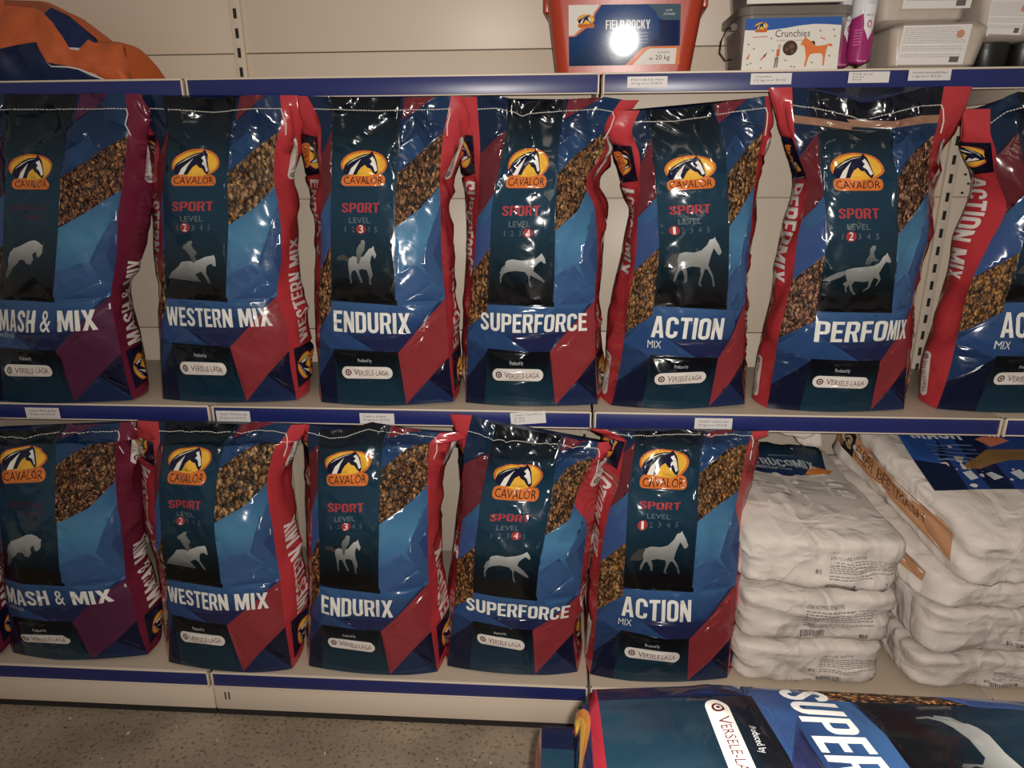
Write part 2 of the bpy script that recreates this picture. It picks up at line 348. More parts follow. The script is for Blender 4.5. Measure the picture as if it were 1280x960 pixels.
def logo(A, ox, oy, s, rot=0):
    """yellow shield with a horse head over the word, in close-up units around (361, 478)"""
    def q(p):
        p = np.asarray(p, float); a = (p[:, 0]-361)/4.364*s; b = -(p[:, 1]-478)/4.364*s; c, d = math.cos(rot), math.sin(rot)
        return np.stack([ox+a*c-b*d, oy+a*d+b*c], 1)
    A.add([q(ell(361, 455, 128, 72, 26))], (206, 104, 14)); A.add([q(rrect(243, 480, 508, 572, 26))], (206, 104, 14))
    A.add([q(ell(361, 455, 116, 61, 26))], (226, 170, 22)); A.add([q(rrect(251, 472, 514, 565, 22))], (212, 110, 18))
    A.add([q([(245,485),(256,455),(280,436),(320,416),(355,404),(388,400),(400,385),(405,398),(416,410),(426,436),(438,490),(428,508),(412,497),(395,476),(378,470),(365,456),(346,470),(335,488),(326,507),(262,507)])], (16, 22, 62))
    A.add([q([(276,507),(292,474),(340,428),(322,462),(304,507)])], (222, 218, 205)); A.add([q([(258,462),(300,432),(350,412),(385,406),(340,418),(296,440)])], (222, 218, 205))
    A.add([q([(388,425),(404,414),(416,432),(424,455),(433,486),(420,492),(408,465),(390,452),(402,440)])], (226, 222, 214))
    A.add([q(l) for l in text_loops('CAVALOR', 256, 467, 559, 519, 2, .075)], (40, 16, 30))
def title(A, loops_args, dx, col=(214, 211, 204)):
    A.add(block_loops(*loops_args), col)
def pill(A, cx, cy, w, h, rot=0, small=False):
    def q(p):
        p = np.asarray(p, float); c, d = math.cos(rot), math.sin(rot); return np.stack([cx+p[:, 0]*c-p[:, 1]*d, cy+p[:, 0]*d+p[:, 1]*c], 1)
    A.add([q(rrect(-w/2, w/2, -h/2, h/2, h*.49))], (208, 200, 192))
    e = h*.27
    A.add([q(ell(-w/2+h*.55, 0, e, e, 12))], (92, 24, 34)); A.add([q(ell(-w/2+h*.55, 0, e*.62, e*.62, 10)), q(ell(-w/2+h*.55, 0, e*.35, e*.35, 8))], (208, 200, 192))
    A.add([q(l) for l in text_loops('V', -w/2+h*1.05, -w/2+h*1.43, -h*.22, h*.27, 2, .04)], (110, 16, 30))
    A.add([q(l) for l in text_loops('ERSELE-LAGA', -w/2+h*1.46, w/2-h*.35, -h*.22, h*.2, 2, .07)], (110, 16, 30))
def front_art(kind):
    pc = 'mash' if kind == 'mash' else 'other'
    A = Art(X0, X1, 0, HT, 4.6)
    full = np.array([(X0, 0), (X1, 0), (X1, HT), (X0, HT)], float)
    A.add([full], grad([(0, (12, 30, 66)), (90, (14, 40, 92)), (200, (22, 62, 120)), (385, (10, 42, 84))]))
    # upper right
    A.add([D([(495,120),(551.4,120),(551.4,190),(495,235)])], grad([(385, (10, 36, 76)), (300, (12, 58, 108))]))
    A.add([D([(520,120),(551.4,120),(551.4,160),(528,150)])], (12, 52, 98))
    A.add([D([(495,185),(516,165),(530,186),(495,218)])], (14, 66, 120))
    A.add([z5([(560,85),(715,85),(640,150),(560,212)])], FAC[pc] if pc == 'mash' else (118, 24, 42))
    # lower right, bright to violet
    A.add([D([(495,270),(551.4,220),(551.4,375),(495,380)])], grad([(505-225, (30, 92, 148)), (505-300, (48, 132, 184)), (505-340, (40, 104, 164)), (505-375, (30, 74, 136))]))
    A.add([D([(551.4,255),(535,300),(527,330),(540,352),(551.4,360)])], (38, 84, 142))
    A.add([D([(551.4,290),(541,318),(551.4,345)])], (34, 66, 126))
    A.add([D([(495,345),(520,330),(540,352),(495,381)])], (38, 88, 150))
    # under the panel
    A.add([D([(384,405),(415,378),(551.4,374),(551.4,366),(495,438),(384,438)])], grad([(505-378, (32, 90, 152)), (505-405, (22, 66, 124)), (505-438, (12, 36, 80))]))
    A.add([D([(384,420),(405,398),(440,420),(470,438),(384,438)])], (22, 70, 132))
    A.add([D([(440,418),(530,414),(501,438),(470,438)])], (28, 36, 88))
    A.add([D([(384,438),(413.5,438),(413.5,505),(384,505)])], (12, 22, 56))
    A.add([D([(384,425),(400,430),(413.5,438),(384,470)])], (16, 52, 104))
    # left column
    A.add([D([(384,120),(413.5,120),(413.5,165),(384,195)])], (10, 38, 74))
    A.add([D([(384,195),(413.5,163),(413.5,238),(384,268)])], FAD[pc])
    A.add([D([(384,268),(413.5,238),(413.5,310),(384,338)])], (40, 78, 146))
    A.add([D([(384,268),(413.5,238),(413.5,262),(396,280)])], (30, 88, 146))
    A.add([D([(384,338),(413.5,308),(413.5,388),(384,412)])], (90, 60, 40), 'seed')
    A.add([z5([(540,505),(640,420),(776,300),(800,290),(800,570),(778,592),(680,700),(540,812)])], (90, 60, 40), 'seed')
    # lower right red facet, dark triangle
    A.add([D([(495,505),(495,437.5),(551.4,380),(551.4,505)])], (18, 40, 88))
    A.add([D([(551.4,446),(529,470),(551.4,490)])], (16, 18, 52)); A.add([D([(551.4,490),(551.4,500),(527,472),(529,470)])], (16, 18, 52))
    A.add([D([(495,438),(553,372),(551.4,446),(526,474),(500,504)])], FAC[pc])
    A.add([D([(413.5,435),(495,437),(499,505),(413.5,505)])], grad([(0, (8, 54, 78)), (30, (8, 48, 70)), (58, (10, 14, 20)), (72, (12, 14, 20))]))
    # centre panel
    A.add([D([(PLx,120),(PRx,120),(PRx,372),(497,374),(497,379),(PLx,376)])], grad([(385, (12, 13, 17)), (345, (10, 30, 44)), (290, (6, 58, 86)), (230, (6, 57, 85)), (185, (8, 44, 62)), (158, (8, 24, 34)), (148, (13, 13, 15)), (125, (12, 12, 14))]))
    logo(A, 452.7, 505-209.5, 1.0)
    if kind == 'mash':
        A.add([l for l in text_loops('SPECIAL', 424, 480, 505-262, 505-254, 1, .03)], (96, 14, 46)); A.add([l for l in text_loops('CARE', 436, 470, 505-275, 505-267, 1, .03)], (96, 14, 46))
    else:
        title(A, ('SPORT', 427, 474.5, 505-266, 505-253.5), .7, (190, 28, 48))
        A.add(text_loops('LEVEL', 436.5, 463, 505-279.5, 505-272.5, 1, .015), (104, 124, 134))
        for k in range(5):
            x = 431.5+k*9.8
            if k+1 == LEVEL[kind]:
                A.add([ell(x, 505-287.3, 6.1, 6.1, 16)], (176, 26, 40)); A.add(text_loops(str(k+1), x-(1.6 if k == 0 else 2.6), x+(1.4 if k == 0 else 2.6), 505-291.8, 505-282.6, 2, .03), (225, 220, 212))
            else: A.add(text_loops(str(k+1), x-(.6 if k == 0 else 2), x+(.6 if k == 0 else 2), 505-291, 505-284, 1, .015), (84, 104, 116))
    h = HW[kind]
    if kind in TAILS: A.add([zh(TAILS[kind], *h)], (62, 62, 62) if kind in ('western', 'action', 'endurix') else (110, 112, 112))
    for k, L in enumerate(HORSES[kind]):
        q = zh(L, *h); lo, hi = q[:, 1].min(), q[:, 1].max()
        A.add([q], grad([(lo, (66, 68, 68)), (lo+(hi-lo)*.45, (118, 120, 118)), (hi, (182, 184, 182))]) if k == 0 else grad([(lo, (70, 74, 74)), (hi, (128, 132, 130))]))
    if kind == 'perfomix':
        A.add([np.array([(X0, 352), (X1, 352), (X1, 360), (X0, 360)])], (150, 108, 86)); A.add([np.array([(406, 360), (X1, 360), (X1, 385), (406, 385)])], (16, 18, 30))
    t, a, b = TITLE[kind]
    title(A, (t, a, b, 505-414, 505-388.5), .62)
    if kind == 'action': A.add(text_loops('MIX', 410.5, 426, 505-427, 505-418, 2, .02), (205, 203, 198))
    if kind == 'mash': A.add(text_loops('wellness', 410, 437, 505-422, 505-415, 1, .01), (150, 165, 180))
    A.add(text_loops('Produced by', 443.5, 460.5, 505-450.2, 505-446, 2, .02), (185, 186, 188))
    pill(A, 453.5, 505-463.5, 65, 15)
    return A
GW = 40.0
def side_art(kind, left):
    pc = 'mash' if kind == 'mash' else 'other'
    A = Art(0, GW, 0, HT, 5.5)
    A.add([np.array([(0, 0), (GW, 0), (GW, HT), (0, HT)], float)], (120, 12, 60) if kind == 'mash' else (198, 14, 42))
    cx = GW*(.54 if left else .46)
    t = TITLE[kind][0] if kind != 'action' else 'ACTION MIX'
    n = {'mash': 110, 'western': 138, 'endurix': 100, 'superforce': 125, 'action': 122, 'perfomix': 122}[kind]
    def rot(l, up):      # letters stacked sideways up or down the side
        return [np.stack([(-q[:, 1] if up else q[:, 1])+cx, (q[:, 0] if up else -q[:, 0])], 1) for q in l]
    if not left:
        y0 = 64; L = block_loops(t, y0, y0+n, -8.5, 8.5)
        A.add(rot(L, True), (214, 208, 202))
        A.add([np.array([(5, 12), (GW, 12), (GW, 56), (5, 60)], float)], (14, 24, 56))
        logo(A, cx+3, 35, .55, math.pi/2)
        pill(A, cx, 308, 52, 12, math.pi/2)
    else:
        y0 = 282; L = block_loops(t, -y0, -y0+n, -8.5, 8.5)
        A.add(rot(L, False), (214, 208, 202))
        A.add([np.array([(0, 286), (GW-4, 290), (GW-4, 334), (0, 338)], float)], (12, 20, 44))
        logo(A, cx-3, 312, .55, -math.pi/2)
        pill(A, cx-2, 36, 52, 11, -math.pi/2)
        A.S = [([np.stack([GW-l[:, 0], l[:, 1]], 1) for l in lo], c_, q_) for lo, c_, q_ in A.S]
    return A
SHEET = {}
def sheet(kind, side):
    k = (kind, side)
    if k not in SHEET: 
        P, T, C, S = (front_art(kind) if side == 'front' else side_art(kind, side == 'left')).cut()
        L = C @ np.array([.3, .6, .1]); w_ = sstep(.50, .25, L)[:, None]*sstep(.0, .03, C.max(1)-C.min(1))[:, None]
        w_ = w_*(1-sstep(.0, .1, C[:, 1:2]-C[:, 2:3])*.9)            # the yellow shield keeps its colour
        C = C*(1-w_)+((L[:, None]+(C-L[:, None])*.86)*np.array([.84, .80, .74]))*w_
        SHEET[k] = (P, T, C, S)
    return SHEET[k]
FILM = lambda: mat('printed_film', (128, 128, 128), rough=.17, spec=.38, attr=True, bump=[('crease', 6, .006, .35), ('noise', 9, .008, .25)])
dk = lambda L: [tuple(int(q*k*(1.0 if i in (2, 4) else .68)) for q, k in zip(c, (1, .92, .84))) for i, c in enumerate(L)]
SEED = {'mash': [(40, 24, 18), (96, 58, 40), (150, 100, 70), (110, 66, 46), (190, 150, 110), (70, 40, 28)],
        'western': [(36, 24, 16), (100, 66, 38), (170, 130, 84), (84, 56, 34), (206, 176, 130), (60, 40, 24)],
        'endurix': [(36, 24, 18), (90, 58, 40), (150, 104, 66), (70, 44, 32), (198, 160, 116), (52, 32, 24)],
        'superforce': [(40, 26, 18), (104, 68, 40), (168, 120, 72), (80, 52, 34), (196, 156, 108), (56, 36, 24)],
        'action': [(52, 36, 20), (130, 92, 48), (176, 130, 74), (98, 66, 36), (200, 160, 104), (66, 44, 26)],
        'perfomix': [(44, 26, 20), (116, 76, 56), (170, 122, 96), (84, 52, 40), (198, 160, 136), (58, 36, 28)]}
SEED = {k: dk(q) for k, q in SEED.items()}
STITCH = lambda: mat('white_thread', (205, 200, 190), .8)

def feed_bag(kind, rows, floor_z, lean, label, group='printed feed bags standing on the shelves', depth=.15, bulge=.05, top=None, seed=0, front_y=None, kraft=False):
    R = np.array(sorted(rows), float); vk = R[:, 0]
    if front_y is None:
        a = ground((R[0, 4]+R[0, 7])/2, (R[0, 1]+R[0, 2])/2, floor_z); front_y = a[1]
    def prm(v, c): 
        # smooth interpolation between the measured rows
        y = R[:, c]; m = np.gradient(y, vk); i = np.clip(np.searchsorted(vk, v)-1, 0, len(vk)-2); h = vk[i+1]-vk[i]; t = (v-vk[i])/h
        return (2*t**3-3*t**2+1)*y[i]+(t**3-2*t**2+t)*h*m[i]+(-2*t**3+3*t**2)*y[i+1]+(t**3-t**2)*h*m[i+1]
    def fy(v): return front_y+lean*np.clip(v, 0, 1)**1.3
    def dep(v): return depth*(1-.93*sstep(.66, 1, v))*(1-.18*sstep(.15, 0, v))
    ua = np.array([0, .176, .663, 1])
    def front(u, v, bump=True):
        v = np.asarray(v, float); u = np.asarray(u, float)
        LF, PL, PR, RF = (prm(v, c) for c in (4, 5, 6, 7))
        px = np.where(u < ua[1], LF+(PL-LF)*u/ua[1], np.where(u < ua[2], PL+(PR-PL)*(u-ua[1])/(ua[2]-ua[1]), PR+(RF-PR)*(u-ua[2])/(1-ua[2])))
        t = np.clip((px-LF)/(RF-LF), 0, 1)
        py = prm(v, 1)*(1-t)+prm(v, 2)*t
        if top is not None: py = py+np.interp(t, *zip(*top))*sstep(.80, 1, v)
        P = at(px, py, fy(v))
        env = np.sin(np.pi*t)**.8
        b = bulge*env*(np.sin(np.pi*np.clip(v*.93+.12, 0, 1))**.8*.9+.08)*(1-.75*sstep(.86, 1, v))
        f_ = (.30+.60*sstep(.22, .62, v))*b
        dr = CAM-P; dr = dr/(-dr[..., 1:2])
        P = P+dr*f_[..., None]; P[..., 1] -= b-f_
        if bump:
            e = np.clip(np.minimum(t, 1-t)*7, 0, 1)*np.clip(v*8, 0, 1)
            s = seed*13.7; x = P[..., 0]*9+s; z = P[..., 2]*9
            up = .35+1.1*sstep(.6, 1, v)
            n = (noise(x, z, seed)-.5)*.022+(ridge(x*1.7+z*.8, z*1.3-x, seed+3)**3-.3)*.012*up+(ridge(x*3.1-z*2, z*3+x*2, seed+5)**4-.2)*.006*up
            P[..., 1] -= n*e
        P[..., 2] = np.maximum(P[..., 2], floor_z+.002)
        return P
    def side(g, v, left):
        g = np.asarray(g, float); v = np.asarray(v, float)
        E = front(np.zeros_like(v) if left else np.ones_like(v), v, False)
        LF, LS = (prm(v, 4), prm(v, 3)) if left else (prm(v, 7), prm(v, 8))
        y = E[..., 1]+g*dep(v)
        gg = np.sin(np.minimum(g/.8, 1)*np.pi/2)
        py = prm(v, 1) if left else prm(v, 2)
        if top is not None: py = py+(top[0][1] if left else top[-1][1])*sstep(.80, 1, v)
        X = at(LF+(LS-LF)*gg, py, y)[..., 0]
        hid = np.clip(1-np.abs(LS-LF)/4, 0, 1)
        X = X+(1 if left else -1)*.014*g*hid
        P = np.stack([X, y, E[..., 2]], -1)
        s = seed*5.1+(3 if left else 9)
        e = np.clip(np.minimum(g, 1-g)*6, 0, 1)*np.clip(v*10, 0, 1)
        P[..., 0] += ((ridge(v*9+s, g*2, s)**2-.3)*.012+(noise(v*22, g*4+s, s)-.5)*.008)*e*(1+1.2*sstep(.6, .9, v))*(1-sstep(.93, 1, v))
        return P
    base = empty('feed_bag', label, 'feed bag', group)
    ctr = front(np.array(.5), np.array(0.0)); base.location = (float(ctr[0]), float(ctr[1])+depth/2, floor_z)
    off = np.array(base.location)
    P, T, C, S = sheet(kind, 'front')
    u = np.clip((P[:, 0]-X0)/(X1-X0), 0, 1); v = np.clip(P[:, 1]/HT, 0, 1)
    P3 = front(u, v)-off
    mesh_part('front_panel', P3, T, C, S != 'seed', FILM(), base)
    for hi in (True, False):
        w_ = mesh_part('seed_window', P3, T, C, (S == 'seed') & ((P[T].mean(1)[:, 0] > 450) == hi), seed_mat('seeds_'+kind, SEED[kind], 190 if kind != 'western' else 135, seed), base, False)
        w_['label'] = 'upper right see-through window full of brown grain' if hi else 'lower left see-through window full of brown grain'
    for left in (True, False):
        P, T, C, S = sheet(kind, 'left' if left else 'right')
        if left: T = T[:, ::-1]; C = C.reshape(-1, 3, 3)[:, ::-1].reshape(-1, 3)
        q = side(P[:, 0]/GW, np.clip(P[:, 1]/HT, 0, 1), left)-off
        mesh_part('side_gusset', q, T, C, np.ones(len(T), bool), FILM(), base)
    nu, nv = 14, 26; U, Vv = np.meshgrid(np.linspace(0, 1, nu), np.linspace(0, 1, nv))
    L = side(np.ones_like(Vv), Vv, True); Rr = side(np.ones_like(Vv), Vv, False); B = L+(Rr-L)*U[..., None]
    B[..., 1] += .02*np.sin(np.pi*U)*np.sin(np.pi*np.clip(Vv*.9+.05, 0, 1)); B = B.reshape(-1, 3)-off
    Fb = [(j*nu+i, (j+1)*nu+i, (j+1)*nu+i+1, j*nu+i+1) for j in range(nv-1) for i in range(nu-1)]
    n = len(B); fb = front(np.linspace(0, 1, nu), np.zeros(nu))-off; B = np.concatenate([B, fb]); Fb += [(i, i+1, n+i+1, n+i) for i in range(nu-1)]
    ft = front(np.linspace(0, 1, nu), np.ones(nu))-off; n2 = len(B); B = np.concatenate([B, ft]); k0 = (nv-1)*nu; Fb += [(k0+i+1, k0+i, n2+i, n2+i+1) for i in range(nu-1)]
    obj('back_panel', B, Fb, mat('film_back', (14, 34, 70), .35), base, True)
    # stitched seam of short thread dashes with a loose tail
    us = np.linspace(-.0, 1, 400); q = front(us, np.full(400, .958))-off; q[:, 1] -= .0022
    st = MB()
    for i in range(0, 396, 7): st.tube([q[i], q[i+5]], .0011, 4)
    e = q[-1]; rr = random.Random(seed)
    st.tube([e, e+np.array([.004, -.004, -.012]), e+np.array([.002+rr.uniform(-.01, .01), -.006, -.035]), e+np.array([rr.uniform(-.02, .01), -.008, -.06])], .0014, 5)
    st.build('stitching', STITCH(), base)
    return base
# ------------------------------------------------------------------ shelving
H1, H2, H3 = 1.621, .820, .144
D1, D2, D3 = .347, .446, .647
CREAM = mat('cream_enamel', (206, 190, 172), .42, bump=[('noise', 160, .0006, .25)])
SHELFTOP = mat('shelf_enamel', (176, 160, 142), .4, bump=[('noise', 120, .0006, .3)])
BLUE = mat('blue_price_channel', (30, 38, 96), .36, spec=.6)
DARK = mat('dark_gap', (30, 26, 24), .8)
WHITE = mat('white_card', (206, 200, 198), .5)
INKM = mat('black_ink', (40, 38, 44), .6)
def flat_text(txt, x0, x1, z0, z1, Y, m, parent, name='lettering', res=1, bold=0, fn=None):
    """printed letters as filled outlines lying on a surface; fn maps sheet (x, z) to 3-D"""
    L = text_loops(txt, x0, x1, z0, z1, res, bold); P = np.concatenate(L)
    V = [Vector(p) for p in P]; E = []; n = 0
    for l in L: E += [(n+i, n+(i+1) % len(l)) for i in range(len(l))]; n += len(l)
    r = delaunay_2d_cdt(V, E, [], 0, 1e-7)
    Q = np.array([(p.x, p.y) for p in r[0]]); T = np.array([f for f in r[2] if len(f) == 3]); T = T[inside(Q[T].mean(1), L)]
    P3 = np.array([fn(x, z) for x, z in Q]) if fn else np.stack([Q[:, 0], np.full(len(Q), Y), Q[:, 1]], 1)
    return obj(name, P3, T, m, parent)
wall = obj('wall_back', *(lambda b: (b.V, b.F))(MB().box(-3, 3, .05, .09, 0, 3.2)), mat('wall_paint', (190, 176, 160), .8), kind='structure')
rr = random.Random(3)
for i in range(5):
    xa = -3.0+i+.003
    if xa > 2.0: break
    for k in range(-1, 7):
        z0 = .124+.4*k+.0012; z1 = z0+.4-.0030
        if k < 0: z0 = .002
        dx = .002*rr.uniform(-1, 1)
        b = MB().box(xa, xa+.994, .004+dx*.4, .02, z0, z1)
        o = b.build('back_panel', CREAM, wall, .0012)
# perforated field of the panel right of the last upright
pm = MB()
for a in range(18):
    for c in range(15):
        x = 1.045+a*.025+(c % 2)*.0125; z = 1.335+c*.025
        pm.box(x-.003, x+.003, .001, .006, z-.003, z+.003)
o = pm.build('perforations', DARK, wall); o['kind'] = 'stuff'
for X in (-2, -1, 0, 1):
    u = MB().box(X-.015, X+.015, -.010, .012, .02, 3.0).build('upright', CREAM, wall, .001)
    s = MB()
    z = .024+ (1.724-.024) % .05
    while z < 2.2: s.box(X-.0045, X+.0045, -.0115, -.0095, z-.0125, z+.0125); z += .05
    s.build('slots', DARK, u)  # dark boxes on the upright face stand for the shade inside its slots
floor = obj('floor', [(-6, -6, 0), (6, -6, 0), (6, .1, 0), (-6, .1, 0)], [(0, 1, 2, 3)], None, kind='structure')
fm = bpy.data.materials.new('worn_concrete'); fm.use_nodes = True; nt = fm.node_tree; pb = nt.nodes['Principled BSDF']; pb.inputs['Roughness'].default_value = .62
tc = nt.nodes.new('ShaderNodeTexCoord')
n1 = nt.nodes.new('ShaderNodeTexNoise'); n1.inputs['Scale'].default_value = 5; n1.inputs['Detail'].default_value = 8
r1 = nt.nodes.new('ShaderNodeValToRGB'); r1.color_ramp.elements[0].color = (*lin((118, 104, 90)), 1); r1.color_ramp.elements[1].color = (*lin((152, 136, 118)), 1); r1.color_ramp.elements[0].position = .3; r1.color_ramp.elements[1].position = .7
n2 = nt.nodes.new('ShaderNodeTexNoise'); n2.inputs['Scale'].default_value = 90; n2.inputs['Detail'].default_value = 3
r2 = nt.nodes.new('ShaderNodeValToRGB'); r2.color_ramp.elements[0].color = (.45, .42, .4, 1); r2.color_ramp.elements[0].position = .30; r2.color_ramp.elements[1].color = (1.08, 1.08, 1.05, 1); r2.color_ramp.elements[1].position = .46
mu = nt.nodes.new('ShaderNodeMixRGB'); mu.blend_type = 'MULTIPLY'; mu.inputs[0].default_value = 1
v1 = nt.nodes.new('ShaderNodeTexVoronoi'); v1.inputs['Scale'].default_value = 45
r3 = nt.nodes.new('ShaderNodeValToRGB'); r3.color_ramp.elements[0].color = (.12, .1, .09, 1); r3.color_ramp.elements[0].position = .08; r3.color_ramp.elements[1].color = (1, 1, 1, 1); r3.color_ramp.elements[1].position = .17
mu2 = nt.nodes.new('ShaderNodeMixRGB'); mu2.blend_type = 'MULTIPLY'; mu2.inputs[0].default_value = .75
for a, b_ in ((tc.outputs['Object'], n1.inputs['Vector']), (tc.outputs['Object'], n2.inputs['Vector']), (tc.outputs['Object'], v1.inputs['Vector']), (n1.outputs['Fac'], r1.inputs['Fac']), (n2.outputs['Fac'], r2.inputs['Fac']), (v1.outputs['Distance'], r3.inputs['Fac']), (r1.outputs[0], mu.inputs[1]), (r2.outputs[0], mu.inputs[2]), (mu.outputs[0], mu2.inputs[1]), (r3.outputs[0], mu2.inputs[2]), (mu2.outputs[0], pb.inputs['Base Color'])): nt.links.new(a, b_)
bp = nt.nodes.new('ShaderNodeBump'); bp.inputs['Distance'].default_value = .003; bp.inputs['Strength'].default_value = .6; nt.links.new(n2.outputs['Fac'], bp.inputs['Height']); nt.links.new(bp.outputs[0], pb.inputs['Normal'])
floor.data.materials.append(fm)
# crumbs swept against the shelf foot
for k in range(16):
    x, y, q = rr.uniform(-1.5, -.1), -.66-abs(rr.gauss(0, .12)), rr.uniform(.002, .005)
    o = MB().box(-q, q, -q*.6, q*.6, 0, q*.6).build('crumb', mat('pale_crumb', (190, 176, 150), .8)); o.location = (x, y, 0); o.rotation_euler = (0, 0, rr.uniform(0, 3))
    tag(o, 'pale crumb or grain lying on the concrete floor before the shelf foot', 'crumb', 'crumbs on the floor')
WHICH = {-2: 'far left', -1: 'left', 0: 'centre', 1: 'right'}
BAY = {-2: 'leftmost bay', -1: 'second bay from the left', 0: 'third bay from the left', 1: 'bay at the right edge'}
def shelf(X, H, Dp, level):
    g0 = .004; xa, xb = X+g0, X+1-g0
    t = empty('shelf', f'{level} metal shelf of the {BAY[X]} with a blue price channel', 'shelf', 'metal shelves of the wall unit', (X+.5, -.01, H-.03))
    o = Vector(t.location)
    def part(name, m, boxes, bev=.0012, par=t):
        b = MB(); [b.box(*q) for q in boxes]
        b.V = [tuple(Vector(p)-o) for p in b.V]; return b.build(name, m, par, bev)
    hh = .043
    part('shelf_board', SHELFTOP, [(xa, xb, -Dp+.004, -.012, H-.004, H), (xa, xb, -Dp+.006, -Dp+.012, H-.045, H-.004)])
    part('shelf_lip', CREAM, [(xa, xb, -Dp-.001, -Dp+.009, H-.0035, H+.001), (xa, xb, -Dp-.001, -Dp+.009, H-hh-.002, H-hh+.001),
                              (xa, xa+.004, -Dp-.003, -Dp+.009, H-hh-.004, H+.001), (xb-.004, xb, -Dp-.003, -Dp+.009, H-hh-.004, H+.001)])
    part('price_channel', BLUE, [(xa+.004, xb-.004, -Dp+.001, -Dp+.006, H-hh+.001, H-.0035)], .0004)
    part('bracket', CREAM, [(xa, xa+.004, -Dp+.03, -.012, H-.06, H-.005)]); part('bracket', CREAM, [(xb-.004, xb, -Dp+.03, -.012, H-.06, H-.005)])
for X in (-2, -1, 0, 1):
    shelf(X, H1, D1, 'top'); shelf(X, H2, D2, 'middle'); shelf(X, H3, D3, 'bottom')
    k = empty('kick_plate', f'cream kick plate under the bottom shelf of the {BAY[X]}', 'kick plate', 'kick plates under the bottom shelves', (X+.5, -D3+.02, 0))
    o = Vector(k.location)
    b = MB().box(X+.002, X+.998, -D3+.006, -D3+.03, .022, .0962); b.V = [tuple(Vector(p)-o) for p in b.V]; b.build('plate', CREAM, k, .001)
    b = MB().box(X+.002, X+.998, -D3+.010, -D3+.03, .0005, .022); b.V = [tuple(Vector(p)-o) for p in b.V]; b.build('rubber_foot', DARK, k)
    if X == -1:
        b = MB().box(X+.030, X+.033, -D3+.0045, -D3+.0065, .055, .078).box(X+.040, X+.043, -D3+.0045, -D3+.0065, .055, .078); b.V = [tuple(Vector(p)-o) for p in b.V]; b.build('slots', DARK, k)
# price cards
def card(px0, px1, py0, py1, Dp, lines, label, tilt=0):
    A = at(px0, (py0+py1)/2, -Dp-.002); B = at(px1, (py0+py1)/2, -Dp-.002); Tt = at(px0, py0, -Dp-.002)[2]; Bt = at(px0, py1, -Dp-.002)[2]
    w, h = B[0]-A[0], Tt-Bt
    o = MB().box(0, w, -.0009, 0, 0, h).build('price_card', WHITE); o.location = (A[0], -Dp-.0035, Bt); o.rotation_euler = (0, tilt, 0)
    tag(o, label, 'price card', 'paper price cards in the blue channels')
    n = len(lines); s = h/(max(n, 2)+1.0)
    for i, l in enumerate(lines):
        z = h-s*(i+1)-s*.0; flat_text(l, w*.1, w*min(.92, .1+.045*len(l)), z-s*.12, z+s*.46, -.0012, INKM, o, bold=.02)
card(784, 834, 96, 110, D1, ['Field rocky lick emmer', '20 kg voor €34,95'], 'white price card below the red bucket')
card(938, 989, 92, 106, D1, ['Crunchies', '1,5 kg voor €9,50'], 'white price card below the crunchies tub')
card(1060, 1111, 90, 104, D1, ['Frick spray', '200 ml', '€9,95'], 'white price card below the purple and white spray cans')
card(1135, 1188, 87, 101, D1, ['Kuchlee mineraalblokjes', '1 kg voor €6,20'], 'white price card below the clear tub at the top right')
card(33, 75, 509, 522, D2, ['Cavalor Mash & Mix', '20 kg voor €15,95'], 'leftmost price card of the middle shelf, under the purple bag')
card(271, 313, 513, 527, D2, ['Cavalor Western mix', '20 kg voor €15,95'], 'price card of the middle shelf just right of the left joint')
card(450, 493, 516, 529, D2, ['Cavalor endurix', '20 kg voor €17,95'], 'price card of the middle shelf below the ENDURIX bag')
card(639, 683, 516, 531, D2+.004, ['Cavalor Superforce', '20 kilo', '€ 17,95'], 'tilted price card slipping out of the middle shelf channel', -.09)
card(868, 915, 522, 536, D2, ['Cavalor action mix', '20 kg voor €13,95'], 'price card of the middle shelf below the right-hand ACTION bag')

